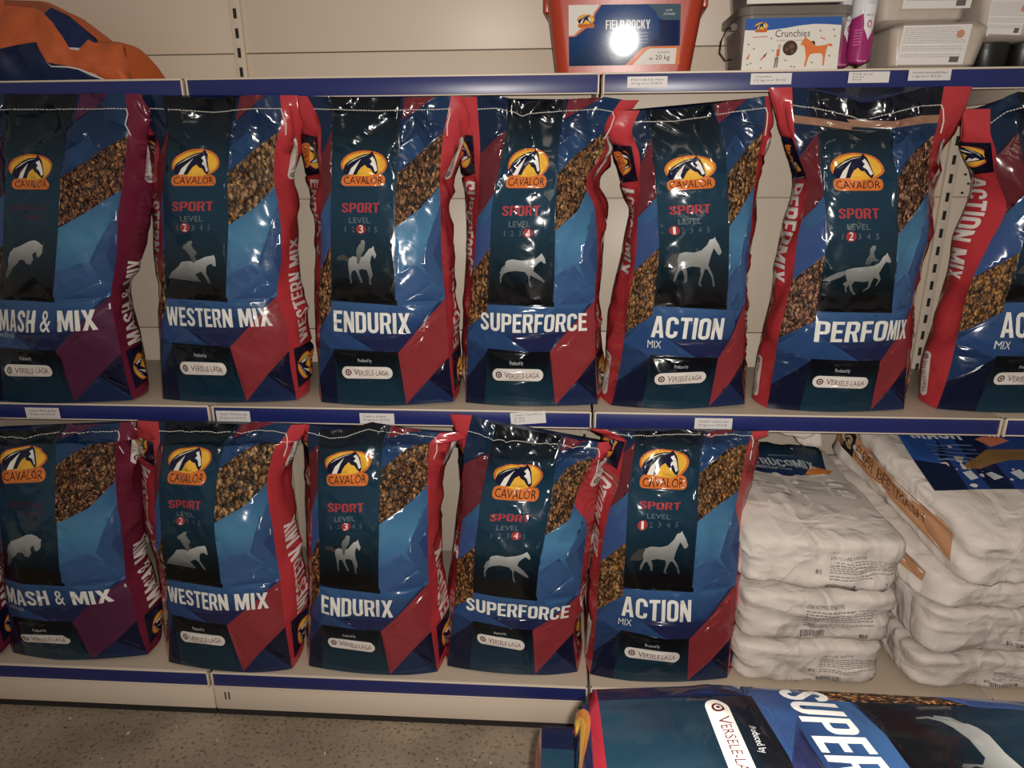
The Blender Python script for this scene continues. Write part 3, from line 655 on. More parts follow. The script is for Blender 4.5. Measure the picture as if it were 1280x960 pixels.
# ------------------------------------------------------------------ feed bags, measured rows: v, yL, yR, side, front, panel, panel, front, side
MID = {
 'mash': [(0,503,500,-30,-26,8,92,166,189),(.109,459,459,-34,-28,6,84,155,184),(.236,413,410,-36,-28,4,78,145,173),(.332,374,374,-36,-30,2,75,139,166),(.48,318,318,-34,-28,3,77,146,180),(.63,264,264,-34,-27,3,77,148,192),(.766,217,217,-32,-24,5,80,155,195),(.83,190,190,-32,-24,6,84,158,190),(.922,152,152,-34,-24,8,92,160,184),(1,115,117,-38,-22,10,97,156,176)],
 'western': [(0,501,500,202,204,228,306,371,389),(.109,457,457,201,202,222,298,363,389.5),(.236,406,406,200,201,212,292,358,384),(.332,372,374,199,201,209,289,347,379),(.48,319,320,194,203,206,286.5,352,374),(.566,284,284,193,203,205,285,351,372),(.636,258,258,189,200,205,285,348,370),(.766,212,212,184,196,206,284.5,342,367),(.826,185,185,186,199,213,286,344,374),(.922,150,150,168,184,212,292,352,376),(1,118,119,152,177,208,298,350,373)],
 'endurix': [(0,507,502,399,402,424,504,567,575.5),(.109,463,463,398,399.5,422,502,562.5,577),(.236,412,414,396,400,417,499.5,559,573.5),(.332,375,378,395,399,415,498,557,569.5),(.48,319,320,396,401,415,495,552,568),(.566,286,287,395,401,414,494.5,551,563),(.636,260,260,391,401,413.5,494,550.5,561.5),(.766,212,212,383,402,415.5,496.5,550,568),(.826,187,187,380,401,416,498,552,574),(.922,150,150,377,399,415,500,558,581),(1,120,120,372,384,413,500,564,578)],
 'superforce': [(0,505,505,580,582,606,689,747,751),(.109,465,465,579,584,609,688,744.5,753),(.236,411,413,580,585,610,688,744,749),(.332,378,381,581,588,610,691,743,747.5),(.48,320,320,584,593,613,694,747,754),(.566,291,291,584,595,613,694,746,756),(.636,264,263,583,597,614.5,695,744,758),(.75,219,219,580,599,623,697.5,735,750),(.80,195,195,579,600,629,697.5,752,764),(.922,150,150,570,598,634,700,758,776),(1,121,122,562,596,636,707,776,799)],
 'action': [(0,512,505,749,763,801,880,931,933),(.109,469,469,757,773,809,890,928,931),(.236,418,422,760,781,812,899,930,932),(.332,380,384,765,785,816,905,931,933),(.48,321,322,778,795,823,911,935,937),(.54,298,296,782,796,823,912,938,942),(.61,274,268,787,797,822.5,911,940,943),(.735,233,223,777,800,820,910,944,946),(.84,192,182,768,799,817,905,950,952),(.93,162,145,764,790,811,894,957,960),(1,138,120,768,800,808,889,956,962)],
 'perfomix': [(0,513,511,937,958,997,1081,1130,1132),(.109,474,474,944,965,1005.6,1088,1132,1134),(.236,424,422,953,973,1011,1101,1137,1139),(.332,387,388,962,981,1016,1110,1139,1141),(.46,340,340,968,992,1024,1115.6,1148,1151),(.56,297,297,976,997,1030,1121,1160,1163),(.636,267,267,984,1004,1031,1121,1161,1164),(.75,223,223,991,1008,1025,1121,1161,1168),(.82,192,192,984,997,1024,1115,1163,1173),(.922,150,150,972,992,1022,1113,1173,1196),(1,109,108,960,990,1022,1111,1180,1216)],
 'action2': [(0,514,512,1144,1170,1215,1303,1358,1366),(.109,470,470,1148,1185,1229,1316,1368,1374),(.236,418,418,1164,1197,1240,1325,1376,1380),(.332,376,376,1175,1207,1250,1334,1382,1385),(.46,338,338,1185,1220,1262,1344,1388,1392),(.54,302,302,1190,1238,1278,1360,1402,1406),(.636,260,260,1207,1258,1284,1366,1408,1412),(.735,222,222,1214,1246,1280,1366,1410,1416),(.82,190,190,1202,1245,1278,1362,1412,1420),(.922,150,150,1201,1238,1274,1360,1418,1430),(1,112,112,1203,1238,1272,1358,1420,1440)]}
LOW = {
 'mash': [(0,821,818,15,18,35,114,185,208),(.109,791,791,12,14,24,105,175,208),(.236,751,747,6,8,14,94,165,199),(.332,722,726,2,4,8,87,158,190),(.47,684,684,-4,-1,4,80,154,185),(.56,655,655,-8,-4,1,75,151,183),(.636,633,633,-12,-8,-2,72,147,180),(.766,582,582,-20,-16,-6,69,142.5,175),(.86,550,550,-28,-20,-8,70,146,172),(1,531,528,-40,-26,-10,78,150,166)],
 'western': [(0,827,840,209,211,228,302,366,383),(.109,790,799,208,211,221,293,359,386),(.236,750,757,205,209,213,287,353.5,386),(.332,723,729,200,206,209,282,351,382),(.47,683,684,187,195,203,273.5,344,374),(.56,654,654,183,194,201,271,340,370),(.636,631,631,180,193,199,270,336,366),(.766,581,581,174,193,199,273,332,363),(.85,552,552,172,200,205,284,350,378),(1,527,529,172,198,206,300,364,384)],
 'endurix': [(0,832,842,384,386,404,484,547,560),(.109,796,803,386,388,405,480.6,541,561),(.236,758,765,388,389,403,478,537,557.5),(.332,729,733,388,390,401,477,536,553),(.47,684,684,386,389,400,475.5,535,551.5),(.56,657,657,386,390,399,475,535,552),(.636,633,633,385.5,389,398,474.6,535,554),(.766,584,584,384,388,396.5,476,534,556),(.86,557,557,380,384,400,481,538,574),(1,531,541,376,387,402,484,550,574)],
 'superforce': [(0,832,842,556,559,588,664,722,727),(.109,790,803,560,563.5,590,664.7,717,723),(.236,759,770,563,567,592,668,720,726),(.332,735,746,566,569,592,670,724,730),(.46,692,692,570,573,593.4,675,730,741),(.545,672,675,572,575,595,680,732,743),(.62,648,653,575,578,598,684,733,745),(.74,604,609,576,579,602,690,714,752),(.85,562,570,574,580,612,696,746,762),(1,519,553,562,590,620,704,748,760)],
 'action': [(0,846,847,729,737,766,853,909,917),(.109,808,813,731,742.5,772.5,856.5,912,920),(.236,764,766,734,746,776,860,919,923),(.332,730,734,737,748,778,863,920,928),(.46,694,694,741,752,780,868,923,932.5),(.55,659,659,745,757,782.5,871.6,924,934),(.62,633,637,748,763,784,872,920,935),(.76,584,589,753,777,786,874,926,938),(.86,558,560,750,782,794,878,937,948),(1,537,539,736,758,794,880,941,962)]}
G = 'printed feed bags standing on the shelves'
NEW = {'mash': ((603, 601), (559, 556), None), 'western': ((605, 604), (560, 558), None), 'endurix': ((607, 606), (563, 560), (552, 553)), 'superforce': ((622, 629), (575, 581), None), 'action': ((608, 612), (561, 565), (550, 552))}
for k, (a, b, c) in NEW.items():       # the shield sits between two measured lines
    R = np.array(sorted(LOW[k]), float); R0 = R.copy()
    for v_, yy in ((.71, a), (.822, b)):
        r = np.array([np.interp(v_, R0[:, 0], R0[:, i]) for i in range(9)]); r[1], r[2] = yy; R = np.vstack([R, r])
    R = R[~((R[:, 0] > .73) & (R[:, 0] < .78))]
    q = (R[:, 0] > .84) & (R[:, 0] < .9); R[q, 0] = .90
    if c: R[q, 1], R[q, 2] = c
    LOW[k] = [tuple(r) for r in R[np.argsort(R[:, 0])]]
feed_bag('mash', MID['mash'], H2, .035, 'purple-sided MASH & MIX feed bag on the middle shelf, at the left edge', seed=1, top=[(0, 4), (.3, 2), (1, 0)])
feed_bag('western', MID['western'], H2, .03, 'red-sided WESTERN MIX feed bag on the middle shelf', seed=2, top=[(0, 0), (.5, 5), (.8, 1), (1, 0)])
feed_bag('endurix', MID['endurix'], H2, .03, 'red-sided ENDURIX feed bag on the middle shelf', seed=3, top=[(0, 0), (.5, 3), (1, 0)])
feed_bag('superforce', MID['superforce'], H2, .03, 'SUPERFORCE feed bag on the middle shelf with a dented top edge', seed=4, top=[(0, 0), (.14, -1), (.27, 4), (.33, 10), (.38, 7), (.5, 4), (.75, 1), (.9, 0), (1, 3)])
feed_bag('action', MID['action'], H2, .03, 'ACTION MIX feed bag leaning on the middle shelf between SUPERFORCE and PERFOMIX', seed=5, top=[(0, 0), (.3, 5), (.5, 4), (.75, 1), (1, 0)])
feed_bag('perfomix', MID['perfomix'], H2, .015, 'PERFOMIX feed bag on the middle shelf with a folded top hem', seed=6, top=[(0, 0), (.2, 6), (.45, 20), (.5, 20), (.65, 12), (.85, 2), (1, 0)])
feed_bag('action', MID['action2'], H2, .02, 'ACTION MIX feed bag cut off by the right edge of the photo, middle shelf', seed=7, top=[(0, 24), (.1, 8), (.2, 2), (.35, 5), (1, 0)])
feed_bag('mash', LOW['mash'], H3, .11, 'purple-sided MASH & MIX feed bag on the bottom shelf', seed=8, top=[(0, 6), (.35, 8), (.6, 2), (1, 0)])
feed_bag('western', LOW['western'], H3, .11, 'red-sided WESTERN MIX feed bag on the bottom shelf', seed=9, top=[(0, 0), (.8, 0), (1, 2)])
feed_bag('endurix', LOW['endurix'], H3, .11, 'red-sided ENDURIX feed bag on the bottom shelf with a raised top fold', seed=10, top=[(0, 0), (.12, 2), (.3, 3), (.48, -8), (.7, -3), (1, 0)])
feed_bag('superforce', LOW['superforce'], H3, .11, 'SUPERFORCE feed bag on the bottom shelf standing before the blue channel', seed=11, top=[(0, 0), (.2, 4), (.5, 2), (1, 0)])
feed_bag('action', LOW['action'], H3, .11, 'ACTION MIX feed bag on the bottom shelf next to the white sacks', seed=12, top=[(0, 0), (1, 0)])

feed_bag('mash', [(r[0], r[1]-2, r[2]-2)+tuple(q-183 for q in r[3:]) for r in LOW['mash']], H3, .11, 'purple-sided feed bag of which only a sliver shows at the left edge, bottom shelf', seed=13, top=[(0, 6), (1, 0)])
# ------------------------------------------------------------------ pillow-shaped sacks
PAPER = mat('white_sack_paper', (206, 196, 187), .55, spec=.3, bump=[('facet', 6, .030, .55), ('crease', 7, .010, .6), ('facet', 17, .008, .4)])
PRINTP = mat('printed_paper', (128, 128, 128), .5, spec=.35, attr=True, bump=[('crease', 8, .006, .4), ('noise', 16, .006, .35)])
class Sack:
    """eight corners (bottom front-left, front-right, back-left, back-right, then the top four), rounded and crumpled"""
    def __init__(s, C, seed, n=7, amp=.008): s.C = np.array(C, float).reshape(2, 2, 2, 3); s.seed = seed; s.n = 11 if n == 7 else n; s.amp = amp
    def pt(s, c):
        c = np.asarray(c, float); r = (np.abs(c)**s.n).sum(-1)**(1/s.n); m = np.abs(c).max(-1); q = c/r[..., None]*1.0
        # pull edges in softly, belly out
        t = (q+1)/2; a, b, d = t[..., 0:1], t[..., 1:2], t[..., 2:3]
        C = s.C
        P = ((C[0, 0, 0]*(1-a)+C[0, 0, 1]*a)*(1-b)+(C[0, 1, 0]*(1-a)+C[0, 1, 1]*a)*b)*(1-d)+((C[1, 0, 0]*(1-a)+C[1, 0, 1]*a)*(1-b)+(C[1, 1, 0]*(1-a)+C[1, 1, 1]*a)*b)*d
        ctr = C.reshape(-1, 3).mean(0); N = P-ctr; N /= np.linalg.norm(N, axis=-1)[..., None]
        k = s.seed*7.3
        h = (noise(P[..., 0]*12+k, P[..., 1]*7+P[..., 2]*17, s.seed)-.5)*2*s.amp+(np.abs(2*noise(P[..., 0]*9+P[..., 2]*14+k, P[..., 1]*6-P[..., 2]*8, s.seed+7)-1)-.5)*s.amp*1.8+(ridge(P[..., 0]*20+P[..., 2]*9+k, P[..., 2]*24-P[..., 1]*9, s.seed+2)**3-.3)*s.amp*.9+(ridge(P[..., 0]*38-P[..., 2]*12+k, P[..., 2]*30+P[..., 1]*22, s.seed+4)**4-.2)*s.amp*.5
        return P+N*h[..., None]
    def face(s, f, a, b):
        o = np.ones_like(a)
        return s.pt(np.stack({'front': (a, -o, b), 'back': (-a, o, b), 'left': (-o, -a, b), 'right': (o, a, b), 'top': (a, b, o), 'bottom': (a, -b, -o)}[f], -1))
    def mesh(s, name, m, parent=None, n=22, off=(0, 0, 0)):
        V = []; Fc = []; t = np.tan(np.linspace(-np.pi/4, np.pi/4, n))
        for f in ('front', 'back', 'left', 'right', 'top', 'bottom'):
            A, B = np.meshgrid(t, t); k = len(V); V += list(s.face(f, A, B).reshape(-1, 3)-np.array(off))
            Fc += [(k+j*n+i, k+j*n+i+1, k+(j+1)*n+i+1, k+(j+1)*n+i) for j in range(n-1) for i in range(n-1)]
        o = obj(name, V, Fc, m, parent, True)
        import bmesh
        bm = bmesh.new(); bm.from_mesh(o.data); bmesh.ops.remove_doubles(bm, verts=bm.verts, dist=1e-5); bm.to_mesh(o.data); bm.free(); o.data.polygons.foreach_set('use_smooth', [True]*len(o.data.polygons))
        return o
    def patch(s, name, f, A, parent, off=(0, 0, 0), m=None, ctr=True, fold=lambda a, b: (a, b)):
        """print: the Art sheet covers x, y in -1..1 of that face"""
        P, T, C, S = A.cut(); a, b = fold(P[:, 0], P[:, 1]); Q = s.face(f, a, b)
        c = s.C.reshape(-1, 3).mean(0); N = {'front': (0, -1, 0), 'left': (-1, 0, 0), 'top': (0, 0, 1), 'right': (1, 0, 0)}[f]
        Q = Q+np.array(N)*.0016-np.array(off)
        return mesh_part(name, Q, T, C, S == '', m or PRINTP, parent)
def box8(x0, x1, y0, y1, zb, zt, zb2=None, zt2=None, dx=0):
    zb2 = zb if zb2 is None else zb2; zt2 = zt if zt2 is None else zt2
    return [(x0, y0, zb), (x1, y0, zb), (x0+dx, y1, zb2), (x1+dx, y1, zb2), (x0, y0, zt), (x1, y0, zt), (x0+dx, y1, zt2), (x1+dx, y1, zt2)]
def base_of(sk): c = sk.C.reshape(-1, 3); return (float(c[:, 0].mean()), float(c[:, 1].mean()), float(c[:4, 2].min()))
def sack(C, seed, label, prints=(), name='paper_sack', group='white paper sacks stacked on the bottom shelf', amp=.008, m=None):
    sk = Sack(C, seed, amp=amp); loc = base_of(sk); t = empty(name, label, 'sack', group, loc)
    sk.mesh('paper_body', m or PAPER, t, off=loc)
    for nm, f, A in prints: sk.patch(nm, f, A, t, loc)
    return t, sk, loc
GREYINK = (120, 112, 108); BLK = (44, 40, 42)
def end_print(x0, y0, name='STRUCOMIX SENSITIVE', w=.62, h=1.0, num=None):
    """text block with bar code printed on the end of a sack, as loose shapes on bare paper"""
    shapes = []
    shapes.append((text_loops(name, x0, x0+w*.52, y0, y0+h*.10, 1, .03), BLK))
    rr = random.Random(int((x0+3)*100))
    for i in range(7):
        y = y0-h*(.10+.075*i) - (.05*h if i > 4 else 0); x = x0
        while x < x0+w*(.97 if i < 6 else .6):
            l = rr.uniform(.02, .06); shapes.append(([np.array([(x, y), (x+l, y), (x+l, y+h*.028), (x, y+h*.028)])], GREYINK)); x += l+.012
    x = x0-.03
    for i in range(20):
        l = rr.uniform(.004, .013); shapes.append(([np.array([(x, y0-h*.92), (x+l, y0-h*.92), (x+l, y0-h*.75), (x, y0-h*.75)])], BLK)); x += l+.008
    x = x0+w*.8
    for i in range(7):
        l = rr.uniform(.004, .012); shapes.append(([np.array([(x, y0-h*.90), (x+l, y0-h*.90), (x+l, y0-h*.77), (x, y0-h*.77)])], BLK)); x += l+.006
    if num: shapes.append((text_loops('80', num[0], num[0]+.075, num[1], num[1]+h*.17, 1, .04), BLK))
    return shapes
class Loose:
    """print without a ground: each outline is cut alone and laid on the paper"""
    def __init__(s, shapes): s.sh = shapes
    def cut(s):
        P = []; T = []; C = []; n = 0
        for loops, col in s.sh:
            V = [Vector(p) for l in loops for p in l]; E = []; k = 0
            for l in loops: E += [(k+i, k+(i+1) % len(l)) for i in range(len(l))]; k += len(l)
            r = delaunay_2d_cdt(V, E, [], 0, 1e-7); Q = np.array([(p.x, p.y) for p in r[0]]); t = np.array([f for f in r[2] if len(f) == 3])
            t = t[inside(Q[t].mean(1), loops)]; 
            if not len(t): continue
            P.append(Q); T.append(t+n); C.append(np.tile(lin(col), (len(t)*3, 1))); n += len(Q)
        P = np.concatenate(P); T = np.concatenate(T); C = np.concatenate(C); return P, T, C, np.array(['']*len(T))
YF = -.615
sack(box8(.368, .742, YF, -.07, .152, .272), 21, 'lowest of the three white STRUCOMIX sacks beside the ACTION bag', [('sack_print', 'front', Loose(end_print(.12, .42, w=.85, h=1.2, num=(-.02, -.32))))])
sack(box8(.368, .748, YF, -.07, .276, .42, .276, .44), 22, 'middle one of the three white STRUCOMIX sacks beside the ACTION bag', [('sack_print', 'front', Loose(end_print(-.18, .50, w=.92, h=1.35)))])
# the top one is propped up at the back and shows its navy front print
A = Art(-1, 1, -.42, .97, .12)
A.add([np.array([(-1, -.42), (1, -.42), (1, 1), (-1, 1)], float)], (186, 177, 168))  # ground darker than the sack paper, grazing shade of the top put into colour
A.add([np.array([(-1, .16), (.10, .14), (.72, .25), (1, .97), (-1, .97)], float)], grad([(.15, (12, 36, 78)), (.55, (10, 52, 86)), (.9, (14, 36, 52))]))
A.add([np.array([(-1, .50), (-.5, .50), (-.35, .70), (-.7, .90), (-1, .90)], float)], (34, 14, 30))
A.add([np.array([(.35, .19), (.55, .40), (.85, .34), (.72, .24)], float)], (196, 116, 34))
A.add(block_loops('STRUCOMIX', -.42, .60, .33, .48), (176, 184, 188)); A.add(block_loops('SENSITIVE', -.42, .05, .24, .30), (150, 158, 164))
A.add([np.array([(0, .55), (.4, .55), (.4, .58), (0, .58)])], (120, 130, 136)); A.add([np.array([(-.1, .27), (.2, .25), (.2, .28), (-.1, .30)])], (120, 130, 136))
for i, (xa, xb, ya, yb) in enumerate(((-.95, -.62, -.20, .08), (-.55, -.05, -.08, .10), (-.45, -.05, -.28, -.14), (.05, .50, -.20, .08), (.55, .9, -.22, .08), (-.95, -.6, -.38, -.27))):
    for k in range(7):
        y = ya+(yb-ya)*k/7; A.add([np.array([(xa, y), (xb, y-.02), (xb, y+(yb-ya)/7*.62-.02), (xa, y+(yb-ya)/7*.62)])], (150, 142, 138))
C3 = [(.365, YF, .432), (.752, YF, .432), (.30, -.10, .45), (.70, -.10, .45), (.375, YF+.01, .560), (.757, YF+.01, .565), (.30, -.12, .665), (.70, -.12, .615)]
sack(C3, 23, 'topmost STRUCOMIX sack with navy print, crumpled top painted darker as shade, beside the ACTION bag', [('sack_print', 'front', Loose(end_print(.02, .25, w=.9, h=1.15, num=(-.14, -.32)))), ('navy_front_print', 'top', A)], amp=.010)
sack([(.44, -.17, .66), (.66, -.19, .66), (.44, -.05, .66), (.68, -.05, .66), (.46, -.14, .775), (.66, -.14, .775), (.46, -.05, .775), (.68, -.05, .775)], 24, 'crumpled white sack end sticking up behind the topmost STRUCOMIX sack', name='crumpled_sack', amp=.012)
sack([(.625, -.15, .62), (.69, -.17, .62), (.62, -.05, .62), (.69, -.05, .62), (.63, -.13, .775), (.70, -.14, .775), (.63, -.05, .775), (.70, -.05, .775)], 34, 'folded grey-white sack corner standing behind the kraft-striped sacks', name='crumpled_sack', amp=.014)
# right-hand stack
sack(box8(.80, 1.22, YF, -.07, .152, .252), 25, 'lowest white sack of the right-hand stack', [('sack_print', 'front', Loose(end_print(-.02, .20, 'I', num=(-.12, -.6))[1:]))])
sack([(.815, YF, .255), (1.22, YF, .255), (.80, -.07, .26), (1.2, -.07, .26), (.815, YF, .385), (1.22, YF, .395), (.78, -.07, .42), (1.2, -.07, .42)], 26, 'second white sack from the bottom of the right-hand stack', [('sack_print', 'front', Loose(end_print(.10, .35, 'I', num=(-.02, -.5))[1:]))])
def kraft(txt, y0, y1):
    a = Art(-1, .80, y0-.001, y1+.001, .12)
    a.add([np.array([(-1, y0), (.8, y0), (.8, y1), (-1, y1)], float)], (186, 134, 92))
    m = (y0+y1)/2; h = (y1-y0)*.30
    a.add([np.array([(-.98+.20, y0), (-.60, y0), (-.60, y1), (-.98+.20, y1)], float)], (26, 28, 34)); a.add([ell(-.69, m, .06, h, 14), ell(-.69, m, .04, h*.66, 14)], (176, 150, 96)); a.add([np.array([(-.72, m-h*.5), (-.66, m-h*.5), (-.69, m+h*.6)])], (176, 150, 96))
    a.add(text_loops(txt, -.56, .45, m-h*.8, m+h*.8, 2, .01), (110, 66, 40))
    return a
C5 = [(.82, YF, .385), (1.22, YF, .395), (.685, -.08, .42), (1.15, -.08, .42), (.84, YF, .455), (1.24, YF, .47), (.68, -.08, .58), (1.15, -.08, .58)]
sack(C5, 27, 'white sack with a narrow kraft side strip, under the blue-labelled sack', [('kraft_strip', 'left', kraft('FIBER BEETMASH', -.05, .62)), ('sack_print', 'front', Loose([(text_loops('80', .0, .09, -.2, .25, 1, .04), BLK)]))], amp=.009)
A = Art(-.93, 1, -.42, 1, .13)
A.add([np.array([(-.93, -.42), (1, -.42), (1, 1), (-.93, 1)], float)], (22, 58, 124))
A.add([np.array([(-.9, -.42), (-.5, -.42), (-.1, 1), (-.6, 1)], float)], (14, 26, 58)); A.add([np.array([(-.80, .0), (-.5, -.05), (-.22, .55), (-.68, .65)], float)], (24, 70, 140)); A.add([np.array([(-.2, -.42), (.1, -.42), (.5, 1), (.1, 1)], float)], (14, 28, 64))
A.add(block_loops('FIBER', -.62, -.05, .60, .74), (196, 196, 200)); A.add(block_loops('MASH', -.58, .10, .40, .54), (196, 196, 200))
for i in range(5): A.add([np.array([(-.5, .28-i*.07), (.15, .30-i*.07), (.15, .315-i*.07), (-.5, .295-i*.07)])], (90, 120, 160))
A.add([np.array([(-.35, -.12), (-.1, .05), (.25, .20), (.8, .16), (1, .2), (1, .05), (.4, .02), (0, -.05)], float)], (128, 94, 52))
A.add([np.array([(.25, .38), (.5, .44), (.62, .30), (.35, .24)])], (200, 110, 74)); A.add([np.array([(.05, .62), (.3, .68), (.42, .58), (.15, .52)])], (170, 80, 60)); A.add([ell(.75, -.2, .16, .16, 14)], (18, 26, 46))
LABEL_CUT = [np.array([(-.93, -.42), (-.90, -.42), (-.60, 1), (-.93, 1)], float)]
for x in (-.35, -.02, .3): A.add([np.array([(x, -.28), (x+.14, -.24), (x+.13, -.12), (x-.01, -.16)])], (190, 196, 204))
A.add(LABEL_CUT, (0, 0, 0), 'drop')
C6 = [(.893, YF-.005, .450), (1.26, YF-.005, .475), (.72, -.08, .585), (1.17, -.08, .60), (.875, YF+.01, .58), (1.27, YF+.01, .60), (.775, -.08, .735), (1.20, -.08, .74)]
sack(C6, 28, 'white sack with the blue FIBER MASH label and a wide kraft side strip', [('blue_label', 'top', A), ('kraft_strip', 'left', kraft('FIBER BEETMASH', -.42, .42))], amp=.010)

# ------------------------------------------------------------------ pile of feed bags in front, lying flat
FILMF = FILM()
def lying(x0, y0, z0, ln, wd, th, kind, label, seed, flat=True, yaw=0.0):
    t = empty('lying_feed_bag', label, 'feed bag', 'feed bags lying in the pile in front', (x0, y0, z0))
    xv = np.array([0, .088, .236, .304, 1]); xx = np.array([0, .105, .193, .243, ln])
    def surf(u, v):
        x = np.interp(v, xv, xx); k = np.clip(np.minimum(v*9, (1-v)*9), 0, 1)
        y = -np.interp(u, [0, .1, .92, 1], [0, .016, wd-.016, wd])+x*yaw; e = np.sin(np.pi*np.clip(u, 0, 1))
        z = th*((.80+.20*e**.5) if flat else np.interp(u, [0, .015, .04, .08, .15, .25, .38, .5, .65, .8, .9, .96, 1], [.30, .44, .55, .625, .70, .79, .88, .95, 1, .97, .86, .66, .3])*(.88+.12*k))+(noise(x*14+seed, y*14, seed)-.5)*.010*e+(ridge(x*8+y*4+seed, y*9-x*3, seed+2)**3-.3)*.007*e*k
        return np.stack([x, y, z], -1)
    P, T, C, S = sheet(kind, 'front'); u = np.clip((P[:, 0]-X0)/(X1-X0), 0, 1); v = P[:, 1]/HT; Q = surf(u, v)
    mesh_part('front_panel', Q, T, C, S != 'seed', FILMF, t); mesh_part('seed_window', Q, T, C, S == 'seed', seed_mat('seeds_'+kind, SEED[kind], 175, seed), t, False)
    for near in (False, True):
        P, T, C, S = sheet(kind, 'right' if near else 'left')
        v = P[:, 1]/HT; g = P[:, 0]/GW; E = surf(np.full(len(P), 1.0 if near else 0.0), v); E[:, 1] += (-1 if near else 1)*.022*np.sin(np.pi*np.clip(g, 0, 1)); E[:, 2] *= (1-g); E[:, 2] = np.maximum(E[:, 2], .001)
        mesh_part('side_gusset', E, T, C, np.ones(len(T), bool), FILMF, t)
    # bottom end: folded block with the medallion and red corners
    A = Art(0, 1, 0, 1, .09); A.add([np.array([(0, 0), (1, 0), (1, 1), (0, 1)], float)], (150, 20, 38) if flat else (18, 30, 72))
    full_end = A
    if flat: A.add([np.array([(.3, 0), (.7, 0), (.7, .6), (.3, .6)], float)], (18, 26, 60))
    else: A = full_end
    if flat: A = Art(0, 1, 0, 1, .09); A.add([np.array([(0, 0), (1, 0), (1, 1), (0, 1)], float)], (150, 20, 38)); dummy = Art(0, 1, 0, 1, .5)
    B_ = A; A = B_ if not flat else dummy
    A.add([np.array([(.0, .0), (.10, 1), (0, 1)], float)], (176, 20, 42))
    A.add([np.array([(.46, 0), (.52, .45), (.50, 1), (1, 1), (1, 0)], float)], (186, 22, 48)); A.add([ell(.24, .5, .15, .42, 20)], (206, 124, 18)); A.add([ell(.24, .5, .12, .34, 20)], (222, 168, 24))
    A.add([np.array([(.14, .35), (.2, .75), (.3, .7), (.34, .3), (.28, .4), (.22, .55), (.18, .3)])], (18, 22, 64))
    A.add([np.array([(.60, .25), (.80, .22), (.84, .75), (.62, .78)])], (200, 196, 190))
    A.add([np.array([(0, .93), (1, .86), (1, 1), (0, 1)], float)], (170, 20, 42))
    P, T, C, S = B_.cut(); E = surf(P[:, 0], np.zeros(len(P))); z = E[:, 2]*P[:, 1]; Q = np.stack([-(.008 if flat else .024)*np.sin(np.pi*P[:, 1])**.7, E[:, 1], z], 1)
    mesh_part('bottom_fold', Q, T[:, ::-1], C, np.ones(len(T), bool), FILMF, t)
    q = Sack(box8(.004, ln-.004, -wd+.004, -.004, .001, th*.5), seed, n=14, amp=.001); q.mesh('film_body', mat('film_back', (14, 34, 70), .35), t, 8)
    return t
z = 0.0
sides = ['lowest', 'second', 'third', 'fourth', 'fifth']
for i in range(5):
    lying(-.10+.01*(i % 2), -1.40, .005+.1235*i, .80, .41, .12, 'superforce', f'{sides[i]} lying feed bag from the floor in the pile in front', 50+i)
lying(-.108, -1.392, .637, .80, .41, .122, 'superforce', 'dark blue lying feed bag peeking out under the big SUPERFORCE bag', 60)
lying(-.046, -1.441, .754, .72, .35, .180, 'superforce', 'big SUPERFORCE feed bag lying on top of the pile in front', 61, False, yaw=-.02)
# ------------------------------------------------------------------ goods on the top shelf
def quadmap(q):
    """(a, b) in 0..1 to the four 3-D corners: bottom-left, bottom-right, top-left, top-right"""
    q = np.array(q, float)
    return lambda a, b: (q[0]*(1-a)[..., None]+q[1]*a[..., None])*(1-b)[..., None]+(q[2]*(1-a)[..., None]+q[3]*a[..., None])*b[..., None]
GLOSS = mat('gloss_label', (128, 128, 128), .075, spec=.22, attr=True, bump=[('noise', 12, .0006, .15)])
PRINTL = mat('label_print', (128, 128, 128), .22, spec=.5, attr=True, bump=[('noise', 18, .002, .25)])
def label_on(name, A, q, parent, off=(0, 0, 0), m=None):
    x0, x1, y0, y1 = A.b; P, T, C, S = A.cut(); f = quadmap(q); Q = f((P[:, 0]-x0)/(x1-x0), (P[:, 1]-y0)/(y1-y0))-np.array(off)
    return mesh_part(name, Q, T, C, S != 'none', m or PRINTL, parent)
def prism(rings, name, m, parent, off=(0, 0, 0), cap=True, bot=True, smooth=True):
    """closed rings of equal length stacked up"""
    V = []; Fc = []; n = len(rings[0])
    for r in rings: V += [np.array(p)-np.array(off) for p in r]
    for k in range(len(rings)-1):
        for i in range(n): Fc.append((k*n+i, k*n+(i+1) % n, (k+1)*n+(i+1) % n, (k+1)*n+i))
    if bot: Fc.append(tuple(range(n))[::-1])
    if cap: Fc.append(tuple((len(rings)-1)*n+i for i in range(n)))
    o = obj(name, V, Fc, m, parent, smooth); 
    if smooth:
        e = o.modifiers.new('e', 'EDGE_SPLIT'); e.split_angle = math.radians(40)
    return o
def rring(x0, x1, y0, y1, r, z): return [(p[0], p[1], z) for p in rrect(x0, x1, y0, y1, r, 5)]
